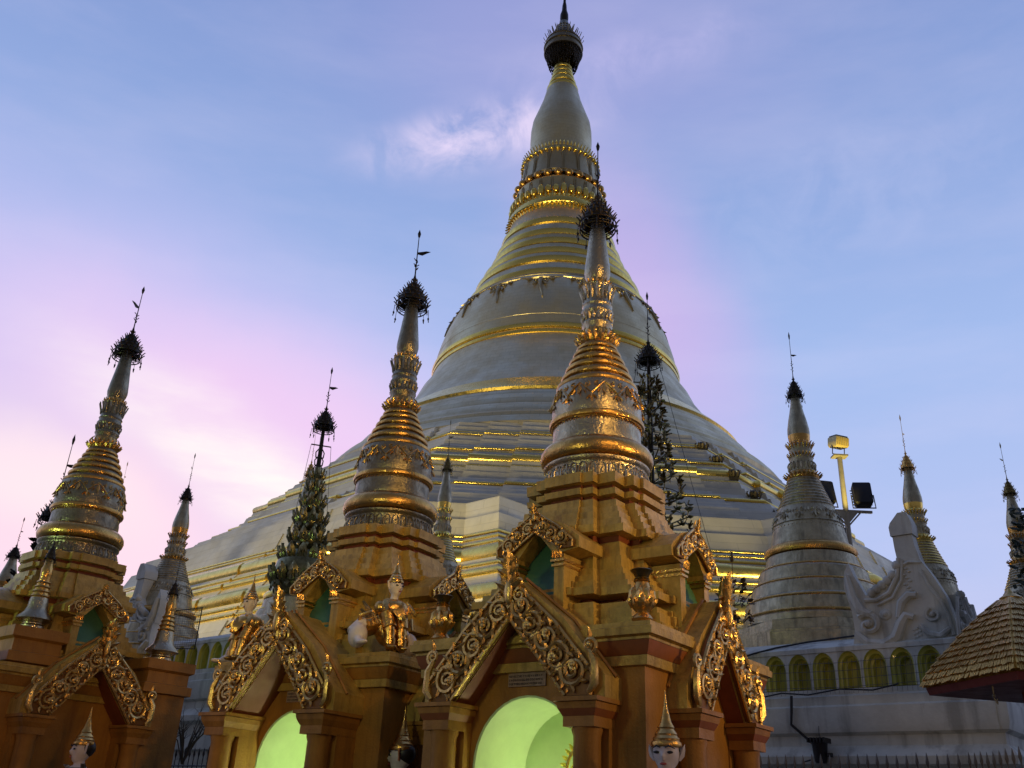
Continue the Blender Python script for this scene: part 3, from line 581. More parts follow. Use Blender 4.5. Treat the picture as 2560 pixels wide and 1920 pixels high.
BANDS=[(25.95,.12,0),(25.7,.07,0),(23.85,.10,0),(23.5,.10,0),(22.75,.36,1),(22.1,.10,0),(20.15,.13,0),(19.9,.07,0),(15.35,.10,0),(14.95,.09,0),(14.55,.10,0),(13.65,.52,1),(13.0,.10,0),(12.5,.2,0),(11.2,.50,1),(10.6,.10,0),(10.2,.10,0)]
gi=[MB(),MB()]
for z,t,rl in BANDS:
    a=apz(allp,z)
    pr=[(a-.6,z-t)]+[(a+.02+t*1.15*math.cos(x),z+t*math.sin(x)) for x in [-PI/2+PI*i/6 for i in range(7)]]+[(a-.6,z+t)]
    b=MB().loft([octo(q,zz,1.0 if z>17 else .25) for q,zz in pr],False,False); b.build('gold_band',BAND,ms,ang=50)
    if z<16:
        for q_,(tx,ex) in enumerate(PI_): pl=pier(tx,ex); gi[q_].loft([pl(q+.02,zz) for q,zz in pr],False,False)
for g_,p_ in zip(gi,piers): g_.build('gilding',BAND,p_,ang=50)
# round mouldings, bell, spire
MB().lathe([(20.6,26.6),(20.7,27.3),(20.3,27.9),(20.0,27.95),(19.9,28.35),(19.4,28.7),(19.2,28.75),(19.05,29.15),(18.5,29.7),(18.3,29.75),(18.1,30.3),(17.6,30.85),(17.4,30.9),(17.2,31.3),(16.95,31.55)],128).build('base_moulding',DOME,ms,ang=25)
MB().lathe([(16.95,31.5),(17.05,31.75),(16.7,32.1),(16.0,32.7),(15.3,33.35),(15.15,33.3),(14.9,33.4)],128).build('gold_band',BAND,ms)
bell=MB().lathe([(15.2,33.35),(14.4,34.4),(13.5,35.75),(12.85,37.2),(12.11,38.3),(11.75,39.3),(11.66,39.8),(11.6,40.6),(11.44,41.64),(11.2,42.6),(10.85,43.7),(10.47,44.7),(9.95,45.75),(9.3,46.7),(8.9,47.2)],160).build('bell_dome',DOME,ms)
MB().torus(11.68,40.05,.20,128,8,.28).torus(11.72,39.45,.14,128,8,.20).build('gold_band',BAND,ms)
MB().torus(11.47,41.3,.04,128,5).torus(9.35,46.6,.07,128,6).build('bell_line',NECK,bell)
g=MB(); n=16
def FB(u,v,w,a):   # surface of the bell shoulder: v measured down from z=46.4
    z=46.4-v; prof=[(9.5,46.4),(9.95,45.75),(10.47,44.7),(10.85,43.7),(11.2,42.6),(11.44,41.64)]
    r=prof[-1][0]
    for (r0,z0),(r1,z1) in zip(prof,prof[1:]):
        if z1<=z<=z0: r=r0+(r1-r0)*(z0-z)/(z0-z1)
    r+=w+.03; an=a+u/10.5; return (r*math.cos(an),r*math.sin(an),z)
for k in range(n):
    a=2*PI*(k+.42)/n; F=lambda u,v,w,a=a: FB(u,-v,w,a); wd=2*PI*10.2/n
    g.tube([F(-wd*.5,-.25,0),F(-wd*.3,-.42,.05),F(-wd*.15,-.5,.08),F(0,-.45,.1),F(wd*.15,-.5,.08),F(wd*.3,-.42,.05),F(wd*.5,-.25,0)],[.06,.1,.13,.15,.13,.1,.06],5)
    for sg in (1,-1):
        spiral(g,F,(sg*.45,-.85),.38,1.5,1.4,sg,.08); fleaf(g,F,(sg*.3,-1.1),-PI/2+sg*.5,.8,.35,.05); fleaf(g,F,(sg*.8,-.5),-PI/2+sg*.9,.7,.3,.05); fleaf(g,F,(sg*wd*.3,-.45),-PI/2,.5,.25,.04)
    g.ball(F(0,-.8,.1),.22,seg=8,rg=6); g.tube([F(0,-1.0,.08),F(.06,-1.7,.08),F(.2,-2.3,.06),F(.34,-2.9,.04),F(.32,-3.1,.04)],[.2,.17,.13,.08,.05],6)
g.build('shoulder_garland',NECK,bell,ang=50)
TR=[(8.80,47.36),(8.02,49.23),(7.38,50.61),(6.60,52.24),(6.15,53.59),(5.60,55.34)]
pr=[(9.3,46.75)]
for i,(r,z) in enumerate(TR):
    pr+=[(r+.05,z-.45),(r+.18,z),(r-.05,z+.30)]
    if i<5: r2,z2=TR[i+1]; pr+=[(r*.45+r2*.55+.12,(z+z2)/2+.1)]
pr+=[(5.3,56.4),(5.12,57.2)]
MB().lathe(pr,112).build('ringed_spire',DOME,ms,ang=40)
for r,z in TR: MB().torus(r+.10,z-.14,.22,112,8,.40).build('gold_band',BAND,ms)
lt=MB(); lt.lathe([(5.1,57.1),(5.12,57.6),(5.35,57.8),(5.3,58.3),(4.95,58.9),(4.85,59.4)],96); petals(lt,5.05,57.9,5.45,57.3,70,.42,.15); petals(lt,5.0,58.2,5.25,58.9,70,.42,-.1,.05); lt.build('lotus_flare',BAND,ms,ang=50)
bd=MB()
for k in range(40): a=2*PI*k/40; bd.ball((5.0*math.cos(a),5.0*math.sin(a),59.55),(.34,.34,.52 if k%3 else .75),seg=8,rg=6)
bd.build('lotus_bead_ring',BAND,ms)
nk=MB(); nk.lathe([(4.8,59.2),(4.62,60.2),(4.58,60.9),(4.66,61.4),(4.5,61.5)],96)
for k in range(24):
    a=2*PI*k/24
    for da in (-.022,.022): nk.tube([(4.78*math.cos(a+da),4.78*math.sin(a+da),59.9),(4.66*math.cos(a+da),4.66*math.sin(a+da),61.3)],.05,5)
nk.build('lower_lotus',NECK,ms,ang=40)
pe=MB(); pe.torus(4.55,61.45,.12,96,6)
for k in range(26): a=2*PI*k/26; pe.ball((4.55*math.cos(a),4.55*math.sin(a),61.95),(.46,.46,.42),seg=10,rg=8)
pe.build('pearl_ring',GILTB,ms)
ul=MB(); ul.lathe([(4.3,62.3),(4.28,62.7),(4.12,63.5),(4.02,64.7),(4.0,65.6),(3.95,66.0),(3.7,66.1)],96)
for k in range(16):
    a=2*PI*k/16
    for da in (-.04,0,.04): ul.tube([(4.36*math.cos(a+da*.6),4.36*math.sin(a+da*.6),62.5),(4.16*math.cos(a+da*.6),4.16*math.sin(a+da*.6),64.2),(4.14*math.cos(a+da*1.8),4.14*math.sin(a+da*1.8),65.4)],.045,5)
ul.torus(4.28,62.65,.1,96,6); ul.build('upper_lotus',NECK,ms,ang=40)
lr=MB()
for k in range(40): a=2*PI*k/40; lr.ball((4.06*math.cos(a),4.06*math.sin(a),65.5),(.28,.28,.22),seg=8,rg=6)
petals(lr,3.75,65.75,4.0,66.55,64,.30,.15); lr.torus(3.8,66.0,.14,96,6); lr.build('lotus_collar',BAND,ms)
MB().lathe([(3.4,66.0),(3.32,67.2),(3.32,68.17),(3.37,69.27),(3.34,70.69),(3.18,71.91),(2.63,73.6),(2.16,75.1),(1.82,76.6),(1.55,77.4)],96).build('banana_bud',DOME,ms)
nr=MB()
for r,z in ((1.70,77.0),(1.45,77.9),(1.22,78.8),(1.05,79.6),(.95,80.3)): nr.torus(r-.06,z,.16,48,8,.26)
nr.lathe([(1.6,76.8),(1.3,78.2),(.95,79.9),(.8,81.2),(.7,83.5)],48); nr.build('neck_ring',BAND,ms)
hb=MB(); hb.lathe([(2.15,82.5),(2.2,83.48),(2.0,84.3),(1.9,84.25),(2.05,83.4),(2.0,82.5)],48,False); hb.lathe([(1.95,84.2),(1.4,85.3),(1.0,86.2),(.6,87.3),(.48,87.7)],40,False)
for q,z in ((2.2,82.6),(2.24,83.4),(2.05,84.25),(1.6,84.95),(1.3,85.5),(1.05,86.1),(.8,86.8)): hb.torus(q,z,.07,40,6)
for q,z,n_ in ((2.05,84.3,22),(1.62,85.0,18),(1.32,85.6,16)):
    for k in range(n_): a=2*PI*k/n_; c,s_=math.cos(a),math.sin(a); hb.leaf((q*c,q*s_,z),(c*.3,s_*.3,1),(c,s_,0),.8,.16,.1,.3)
ho=hb.build('umbrella_finial',GILTD,ms,ang=40)
fr=MB().torus(2.15,82.5,.09,40,5)
for k in range(120):
    a=2*PI*k/120; L=rnd.uniform(1.0,2.4); q=2.15-.1*rnd.random(); q2=q-L*.28; fr.tube([(q*math.cos(a),q*math.sin(a),82.5),(q2*math.cos(a),q2*math.sin(a),82.5-L)],.03,4)
    for j in range(4): f=rnd.random(); qq=q+(q2-q)*f; fr.ball((qq*math.cos(a),qq*math.sin(a),82.5-L*f),(.08,.08,.14),seg=5,rg=4)
fr.build('hanging_fringe',DARK,ho)
MB().lathe([(.45,87.6),(.5,88.3),(.48,88.9),(.3,89.6),(.26,90.4),(.16,91.0),(.16,91.9),(.08,92.4),(.06,94.6),(.25,95.0),(.01,95.8)],16).build('diamond_orb',DARK,ho)
for k,(a,z) in enumerate([(20.9,25.9),(22.3,24.4),(23.8,22.9),(25.6,20.9),(27.4,19.1)]):
    for sgn in (-1,1):
        if sgn<0: continue
        x=sgn*a*math.tan(PI/8); y=-a; cl=MB(); cl.ball((x,y-.05,z-.1),(.30,.30,.36),seg=9,rg=7); cl.box(x-.3,x+.3,y-.35,y+.3,z-.62,z-.36)
        for q in range(5): w=-PI/2+(q-2)*.7; cl.leaf((x+.34*math.cos(w),y-.05+.34*math.sin(w),z-.3),(math.cos(w)*.25,math.sin(w)*.25,1),(math.cos(w),math.sin(w),0),.44,.26,-.1,.3)
        cl.build('corner_ornament',mat('dull_bronze',(.12,.09,.04),.5,.7,.4,3),ms)
# ------------------------------------------------------------------ plinth walls with niches
ND=Vector((-.766,.643,0))                       # direction the wall runs (leftwards, away)
RZ=math.atan2(-.643,.766)                       # local +x runs right/towards the viewer, local -y faces the viewer
def plinth(name,label,n,x0,x1,nich,left=False):
    # local origin: foot of the wall face nearest the origin
    o=thing(name,label,'wall',Vector((.643,.766,0))*n,RZ)
    zb,zt=4.6,5.38
    prof=[(.0,0),(.0,2.2),(-.12,2.25),(-.12,2.62),(-.02,2.66),(-.02,2.95),(-.10,3.0),(-.22,3.05),(-.25,3.2),(-.18,3.3),(-.05,3.42),(-.05,3.62),(-.16,3.68),(-.20,3.82),(-.20,4.2),(-.14,4.24),(-.14,4.42),(-.05,4.46),(-.05,4.58)]
    w=MB(); w.loft([[(x0,y,z),(x1,y,z),(x1-y*0,3,z),(x0,3,z)] for y,z in prof],True,True); w.build('plinth_wall',WHITE,o,ang=20)
    t=MB(); yf=.02
    sp=(nich[1]-nich[0])/nich[2]; hwid=sp*.44; zc=zb+.42; hh=.36; N=10
    # parapet face with arched holes
    for i in range(nich[2]):
        cx=nich[0]+sp*(i+.5); L=cx-sp/2; Rr=cx+sp/2
        for j in range(N):
            a0=PI*j/N; a1=PI*(j+1)/N
            def ou(a):
                c,s_=math.cos(a),math.sin(a); k=min((sp/2)/abs(c) if abs(c)>1e-6 else 1e9,(zt-zc)/s_ if s_>1e-6 else 1e9); return (cx+c*k,zc+s_*k)
            p,q=ou(a0),ou(a1); t.add([(cx+hwid*math.cos(a0),yf,zc+hh*math.sin(a0)),(p[0],yf,p[1]),(q[0],yf,q[1]),(cx+hwid*math.cos(a1),yf,zc+hh*math.sin(a1))],[(0,1,2,3)])
        t.add([(L,yf,zt),(cx,yf,zt),(Rr,yf,zt)],[]) 
        for sg in (1,-1):
            ca=math.atan2(zt-zc,sp/2); t.add([(cx+sg*sp/2,yf,zt),(cx+sg*sp/2,yf,zc+(sp/2)*math.tan(min(ca,1.2))*.0+.0),(cx,yf,zt)],[])
            a_=max([PI*j/N for j in range(N+1) if abs(math.cos(PI*j/N))*(zt-zc)>=math.sin(PI*j/N)*(sp/2)-1e-9 and math.cos(PI*j/N)>0]); b_=min([PI*j/N for j in range(N+1) if abs(math.cos(PI*j/N))*(zt-zc)<math.sin(PI*j/N)*(sp/2)])
            pa=((sp/2),(sp/2)*math.tan(a_)); pb=((zt-zc)/math.tan(b_),zt-zc); t.add([(cx+sg*pa[0],yf,zc+pa[1]),(cx+sg*sp/2,yf,zt),(cx+sg*pb[0],yf,zc+pb[1])],[(0,1,2)])
            t.add([(cx+sg*hwid,yf,zb),(cx+sg*sp/2,yf,zb),(cx+sg*sp/2,yf,zc),(cx+sg*hwid,yf,zc)],[(0,1,2,3)])
    if x0<nich[0]: t.box(x0,nich[0],yf,.6,zb,zt)
    if x1>nich[1]: t.box(nich[1],x1,yf,.6,zb,zt)
    t.box(x0,x1,.62,3,zb,zt); t.loft([[(x0,y,z),(x1,y,z),(x1,3,z),(x0,3,z)] for y,z in ((.0,zt+.003),(-.0,zt+.10),(.55,zt+.34),(.6,zt+.36))],True,True)
    pa=t.build('parapet',WHITE,o,ang=20)
    for i in range(nich[2]):
        cx=nich[0]+sp*(i+.5); v=MB(); rings=[]
        for y,s_ in ((yf-.004,1.0),(.12,.97),(.14,.80),(.30,.77),(.32,.58),(.52,.55)):
            rings.append([(cx+hwid*s_,y,zb+.003)]+[(cx+hwid*s_*math.cos(PI*j/N),y,zc+hh*s_*math.sin(PI*j/N)) for j in range(N+1)]+[(cx-hwid*s_,y,zb+.003)])
        v.loft(rings,False,True); v.build('arched_niche',NICH,pa,ang=30)
    return o
def wx(az,n): # distance along the wall (local x) where azimuth az meets it
    d=n/(.643*math.sin(R(az))+.766*math.cos(R(az))); p=az2(az,d); return p.x*.766-p.y*.643, d
xr0,_=wx(8,20.8); xr1,_=wx(27.6,20.8); n0,_=wx(15.6,20.8); n1,_=wx(25.3,20.8)
pR=plinth('plinth_wall','white plinth wall with row of olive arched niches below the right hand stupa',20.8,xr0,xr1,(n0,n1,7))
# return side of the wall
rt=MB(); pr2=[(.0,0),(.0,2.2),(.12,2.25),(.12,2.62),(.02,2.66),(.02,2.95),(.10,3.0),(.22,3.05),(.25,3.2),(.18,3.3),(.05,3.42),(.05,3.62),(.16,3.68),(.20,3.82),(.20,4.2),(.14,4.24),(.14,4.42),(.05,4.46),(.05,5.4),(0,5.7)]
rt.loft([[(xr1-.3,0+.03-y*.0-.0-(y if z<4.5 else -.2),z),(xr1+y,-y+.0 if z<4.5 else .2,z),(xr1+y,16,z),(xr1-.3,16,z)] for y,z in pr2],True,True); rt.build('return_wall',WHITE,pR,ang=20)
xl0,_=wx(-30,16.9); xl1,_=wx(-9,16.9); m0,_=wx(-21.5,16.9); m1,_=wx(-12.5,16.9)
pL=plinth('plinth_wall','shadowed white plinth wall with niches seen between the two left shrines',16.9,xl0,xl1,(m0,m1,14))
pL.location.z=.95
ww=MB()
for i in range(8): x=m0+3.0+i*1.15; ww.box(x,x+.75,-.32,-.20,-.2,1.55)
ww.build('dark_opening',BLACK,pL)
tb=MB(); tb.box(xl0,xl1,-.9,-.35,1.6,1.9); tb.build('balustrade_ledge',WHITE,pL)
# ------------------------------------------------------------------ white / small stupas on the plinth
def white_stupa(root,base=5.7,m1=AGED,bandm=GILTB,seg=56):
    oct_=lambda a,z:[(a*math.cos(PI/8+k*PI/4),a*math.sin(PI/8+k*PI/4),z) for k in range(8)]
    MB().loft([oct_(a,z) for a,z in ((2.16,base-2.0),(2.16,base+.42),(2.10,base+.44),(2.10,base+.50),(2.04,base+.52),(2.02,base+.74),(1.7,base+.78))]).build('octagonal_base',m1,root,ang=20)
    MB().lathe([(1.90,6.45),(1.90,6.60),(1.84,6.66),(1.84,6.72),(1.80,7.02),(1.74,7.05),(1.70,7.12),(1.66,7.16),(1.60,7.46),(1.54,7.52),(1.50,7.56),(1.44,7.60),(1.40,7.88),(1.34,7.94),(1.28,7.98),(1.22,8.02),(1.16,8.32),(1.0,8.36)],seg).build('base_moulding',m1,root,ang=30)
    g=MB(); 
    for r,z,t in ((1.87,6.69,.03),(1.77,7.07,.035),(1.56,7.52,.035),(1.33,7.96,.035)): g.torus(r-.02,z,t,seg,6)
    g.build('gold_line',bandm,root)
    MB().lathe([(1.0,8.33),(1.17,8.36),(1.21,8.44),(1.20,8.52),(1.12,8.60),(1.0,8.63)],seg).build('torus_moulding',bandm,root)
    b=MB().lathe([(1.02,8.62),(1.0,8.75),(.955,9.0),(.925,9.15),(.90,9.28),(.84,9.5),(.775,9.66),(.76,9.7),(.7,9.72)],seg).build('bell',m1,root)
    s=MB(); n=13; s.torus(.92,9.22,.018,seg,5)
    for k in range(n):
        a=2*PI*k/n; F=lambda u,v,w,a=a:((.90-.32*max(0,v-.05)+w)*math.cos(a+u/.85),(.90-.32*max(0,v-.05)+w)*math.sin(a+u/.85),9.28+v); wd=2*PI*.85/n
        for sg in (1,-1): spiral(s,F,(sg*.08,.24),.06,1.5,1.2,sg,.012,n=12); fleaf(s,F,(sg*.06,.15),-PI/2+sg*.4,.12,.06,.01); fleaf(s,F,(sg*wd*.4,.28),-PI/2,.12,.05,.01)
        fleaf(s,F,(0,.18),-PI/2,.2,.08,.01)
    for k in range(48): a=2*PI*k/48; s.ball((.93*math.cos(a),.93*math.sin(a),9.12),.02,seg=5,rg=4)
    s.build('bell_garland',m1,b,ang=50)
    pr=[(.75,9.68)]; rg=MB()
    for i in range(9):
        f=i/8; r=.74+(.44-.74)*f**.9; z=9.76+f*.78; pr+=[(r-.0,z-.04),(r+.012,z),(r-.02,z+.03)]; rg.torus(r-.004,z,.022,seg,6)
    pr+=[(.40,10.60)]; MB().lathe(pr,seg).build('ringed_spire',m1,root,ang=25); rg.build('spire_ring',m1 if bandm is GILTB else bandm,root)
    l=MB(); l.lathe([(.40,10.58),(.44,10.64),(.44,10.70),(.38,10.76),(.34,10.84)],40); petals(l,.40,10.62,.50,10.76,24,.09,.2); l.build('lotus_flare',bandm,root)
    c=MB(); c.lathe([(.35,10.82),(.345,10.9),(.33,11.05),(.315,11.2),(.33,11.24),(.30,11.3),(.30,11.5),(.33,11.58),(.30,11.64)],40)
    petals(c,.36,10.86,.35,11.1,20,.08,-.1); c.build('lotus_column',m1,root)
    k2=MB(); petals(k2,.30,11.25,.36,11.38,22,.07,.15); petals(k2,.29,11.5,.355,11.70,20,.08,.2); k2.lathe([(.29,11.6),(.31,11.66),(.27,11.72)],36)
    for k in range(20): a=2*PI*k/20; k2.ball((.325*math.cos(a),.325*math.sin(a),11.24),.022,seg=6,rg=4)
    k2.build('lotus_collar',bandm,root)
    MB().lathe([(.27,11.70),(.29,11.80),(.302,11.92)],40,False).build('gilt_cup',bandm,root)
    MB().lathe([(.300,11.91),(.306,12.02),(.298,12.15),(.25,12.42),(.20,12.65),(.16,12.86),(.125,13.1),(.09,13.3)],40).build('banana_bud',m1,root)
    return root
ws0=thing('white_stupa','largest grey white bell stupa on the plinth, left of the floodlight mast','stupa',az2(18.85,25.5),.3,'small stupas standing round the plinth')
white_stupa(ws0); hti(ws0,13.06,.225,.85,1.42,DARK,5,8,va=.0)
def small(label,az,d,top,mats=None,sc=None,rz=.5,dark=True,z0=None):
    o=thing('plinth_stupa',label,'stupa',az2(az,d),rz,'small stupas standing round the plinth')
    white_stupa(o,m1=mats[0],bandm=mats[1],seg=40); hti(o,13.06,.225,.85,1.3,mats[2],5,7,va=rz*3)
    k=sc or top/15.2; o.scale=(k,k,top/15.2); return o
small('golden spired stupa half hidden behind the white flame ornament at right',24.95,31,14.6,(AGED,BAND,GILTB),rz=.2)
small('stupa at the far right edge, overgrown with leaves above the tiled canopy',30.1,35,14.7,(AGED,GILTB,DARKG),rz=.9)
small('white stupa left of the great terraces, beside the far left shrine',-19.85,36,14.15,(AGED,GILTB,DARK),rz=1.2,sc=.98)
small('slim gilded stupa squeezed between the two middle shrine spires',-4.0,31,14.85,(AGED,BAND,DARKG),sc=.80,rz=.1)
small('pale stupa tip at the far left edge behind a dark leaf tree',-28.15,33,9.9,(AGED,GILTB,DARK),rz=.4,sc=.9)
small('distant stupa tip just right of the farthest shrine spire',-23.55,52,18.6,(AGED,BAND,GILTB),rz=.4,sc=1.1)
small('stupa with gold umbrella hidden behind the dense leaf tree at left',-12.75,37,16.4,(AGED,BAND,GILTB),rz=.4,sc=.9)
# leaves creeping over the far right stupa
cr_=thing('creeper_plant','dark leafy creeper clinging to the stupa at far right edge','plant',az2(30.1,34.3,0))
lf=MB()
for i in range(150):
    z=rnd.uniform(9.0,12.0); a=rnd.uniform(PI,2*PI); r=.45+(12-z)*.12*rnd.random(); lf.leaf((r*math.cos(a)+.25,r*math.sin(a)*.7,z),(rnd.uniform(-1,1),rnd.uniform(-1,0),rnd.uniform(-1,.5)),(0,-1,.3),rnd.uniform(.22,.42),.16,.15,.1)
lf.build('leaves',LEAFG,cr_); MB().tube([(.2,-.3,6),(.1,-.45,8),(.25,-.35,9.6),(.2,-.2,11.6)],[.05,.045,.035,.02],6).build('stem',TWIG,cr_)
# ------------------------------------------------------------------ gilded metal "trees"
tL=thing('metal_leaf_tree','dense tapering metal leaf tree with dark bulb foot left of the middle spires','ornamental tree',az2(-12.3,30),.3,'gilded metal leaf trees')
b=MB().lathe([(.40,7.62),(.80,7.78),(1.0,8.1),(1.08,8.5),(.98,8.85),(.7,9.2)],40); b.build('bulb',LEAFD,tL)
z=8.15; q=1.27
TI=[(8.15,1.06,16),(8.85,.86,14),(9.5,.64,13),(10.15,.55,12),(10.75,.40,10),(11.25,.29,9),(11.7,.24,8)]
for z,r,n in TI:
    t=MB(); t.lathe([(r*.45,z-.30),(r*.72,z-.22),(r*.98,z-.02),(r,z+.10),(r*.9,z+.16),(r*.55,z+.12),(r*.50,z+.45)],24)
    for k in range(n):
        a=2*PI*k/n; c,s_=math.cos(a),math.sin(a); L=.30+.22*r; w=2*PI*r/n*.92
        t.leaf((r*c,r*s_,z+.04),(c*.16,s_*.16,1),(c,s_,0),L,w,.10,.22)
        for sg in (-1,1): a3=a+sg*PI/n*.5; t.leaf((r*1.02*math.cos(a3),r*1.02*math.sin(a3),z),(math.cos(a3)*.4,math.sin(a3)*.4,1),(c,s_,0),L*.6,w*.5,.14,.22)
        a2=a+PI/n; t.leaf((r*.97*math.cos(a2),r*.97*math.sin(a2),z),(math.cos(a2)*.25,math.sin(a2)*.25,-1),(math.cos(a2),math.sin(a2),0),.22,w*.6,-.1,.22)
    t.build('leaf_tier',LEAFD,tL,ang=50)
mst=MB().tube([(0,0,8),(0,0,12),(0,0,14.1)],[.12,.09,.06],8); mst.tube([(-.38,0,12.95),(.38,0,12.95)],.025,5)
for sg in (1,-1):
    mst.tube([(sg*.38,0,12.95),(sg*.42,0,12.5),(sg*.6,.1,10.4)],.008,4)
    for k in range(3): z=11.9+k*.28; mst.tube([(0,0,z),(sg*.14,.05,z+.08),(sg*.16,.06,z+.25),(sg*.03,0,z+.42)],[.03,.03,.025,.02],5)
mst.build('mast',DARK,tL); tL.scale=(.88,.88,1); hti(tL,13.5,.40,1.0,1.45,DARK,5,9,va=.2)
MB().lathe([(1.9,5.5),(1.85,6.4),(1.5,6.5),(1.45,7.0),(1.2,7.1),(1.15,7.6),(.8,7.75)],36).build('pedestal',AGED,tL,ang=30)
tR=thing('metal_leaf_tree','open branching dark metal tree just right of the nearest spire','ornamental tree',az2(9.4,26.5),.1,'gilded metal leaf trees')
MB().lathe([(.14,5.7),(.12,9),(.09,13),(.05,15.6)],10).build('mast',DARK,tR)
for i,(z,r) in enumerate([(9.2,1.15),(9.9,1.05),(10.6,.88),(11.25,.66),(11.9,.54),(12.5,.46),(13.1,.41),(13.6,.36),(14.05,.28)]):
    t=MB(); n=9 if i<6 else 7
    t.torus(r*.96,z+.02,.016,24,4)
    for k in range(n):
        a=2*PI*(k+.4*(i%2))/n; c,s_=math.cos(a),math.sin(a); t.tube([(0,0,z-.25),(r*.55*c,r*.55*s_,z-.15),(r*c,r*s_,z+.02)],.022,4); t.tube([(r*c,r*s_,z),(r*1.04*c,r*1.04*s_,z+.28),(r*.9*c,r*.9*s_,z+.5)],.016,4)
        for j in range(9):
            zz=z+rnd.uniform(-.06,.42); d=(c*rnd.uniform(-.4,1)-s_*rnd.uniform(-.9,.9),s_*rnd.uniform(-.4,1)+c*rnd.uniform(-.9,.9),rnd.uniform(-.2,1.2)); t.leaf((r*c,r*s_,zz),d,(c,s_,.2),rnd.uniform(.13,.24),.12,.15,.25)
    t.build('branch_tier',LEAFD if i%2 else DARKG,tR,ang=50)
hti(tR,15.0,.37,1.0,1.75,DARK,5,9,va=.9)
gw=MB().tube([(.36,0,15.0),(1.2,-.2,11),(2.3,-.5,5.8)],.008,4).tube([(-.36,0,15.0),(-1.3,-.1,10.5),(-2.3,0,5.8)],.008,4); gw.build('guy_wire',DARK,tR)
tF=thing('metal_leaf_tree','dark metal tree silhouetted behind the farthest shrine at left','ornamental tree',az2(-26.75,27.5),.4,'gilded metal leaf trees')
MB().lathe([(.12,4),(.1,8),(.05,9.2)],10).build('mast',DARK,tF)
for i,(z,r) in enumerate([(4.9,1.15),(5.5,.95),(6.05,.75),(6.6,.5),(7.1,.34),(7.6,.24)]):
    t=MB(); t.torus(r*.96,z+.02,.018,24,4)
    for k in range(8):
        a=2*PI*(k+.4*(i%2))/8; c,s_=math.cos(a),math.sin(a); t.tube([(0,0,z-.2),(r*.55*c,r*.55*s_,z-.25),(r*c,r*s_,z+.02)],.03,4); t.tube([(r*c,r*s_,z),(r*.95*c,r*.95*s_,z+.3),(r*.6*c,r*.6*s_,z+.45)],.02,4)
        for j in range(7): t.leaf((r*c,r*s_,z+rnd.uniform(-.05,.35)),(c*rnd.uniform(-.4,1)-s_*rnd.uniform(-.9,.9),s_*rnd.uniform(-.4,1)+c*rnd.uniform(-.9,.9),rnd.uniform(-.2,1.2)),(c,s_,.2),rnd.uniform(.15,.26),.13,.15,.25)
    t.build('branch_tier',DARK,tF,ang=50)
hti(tF,8.45,.34,.95,1.7,DARK,5,8,va=.1)
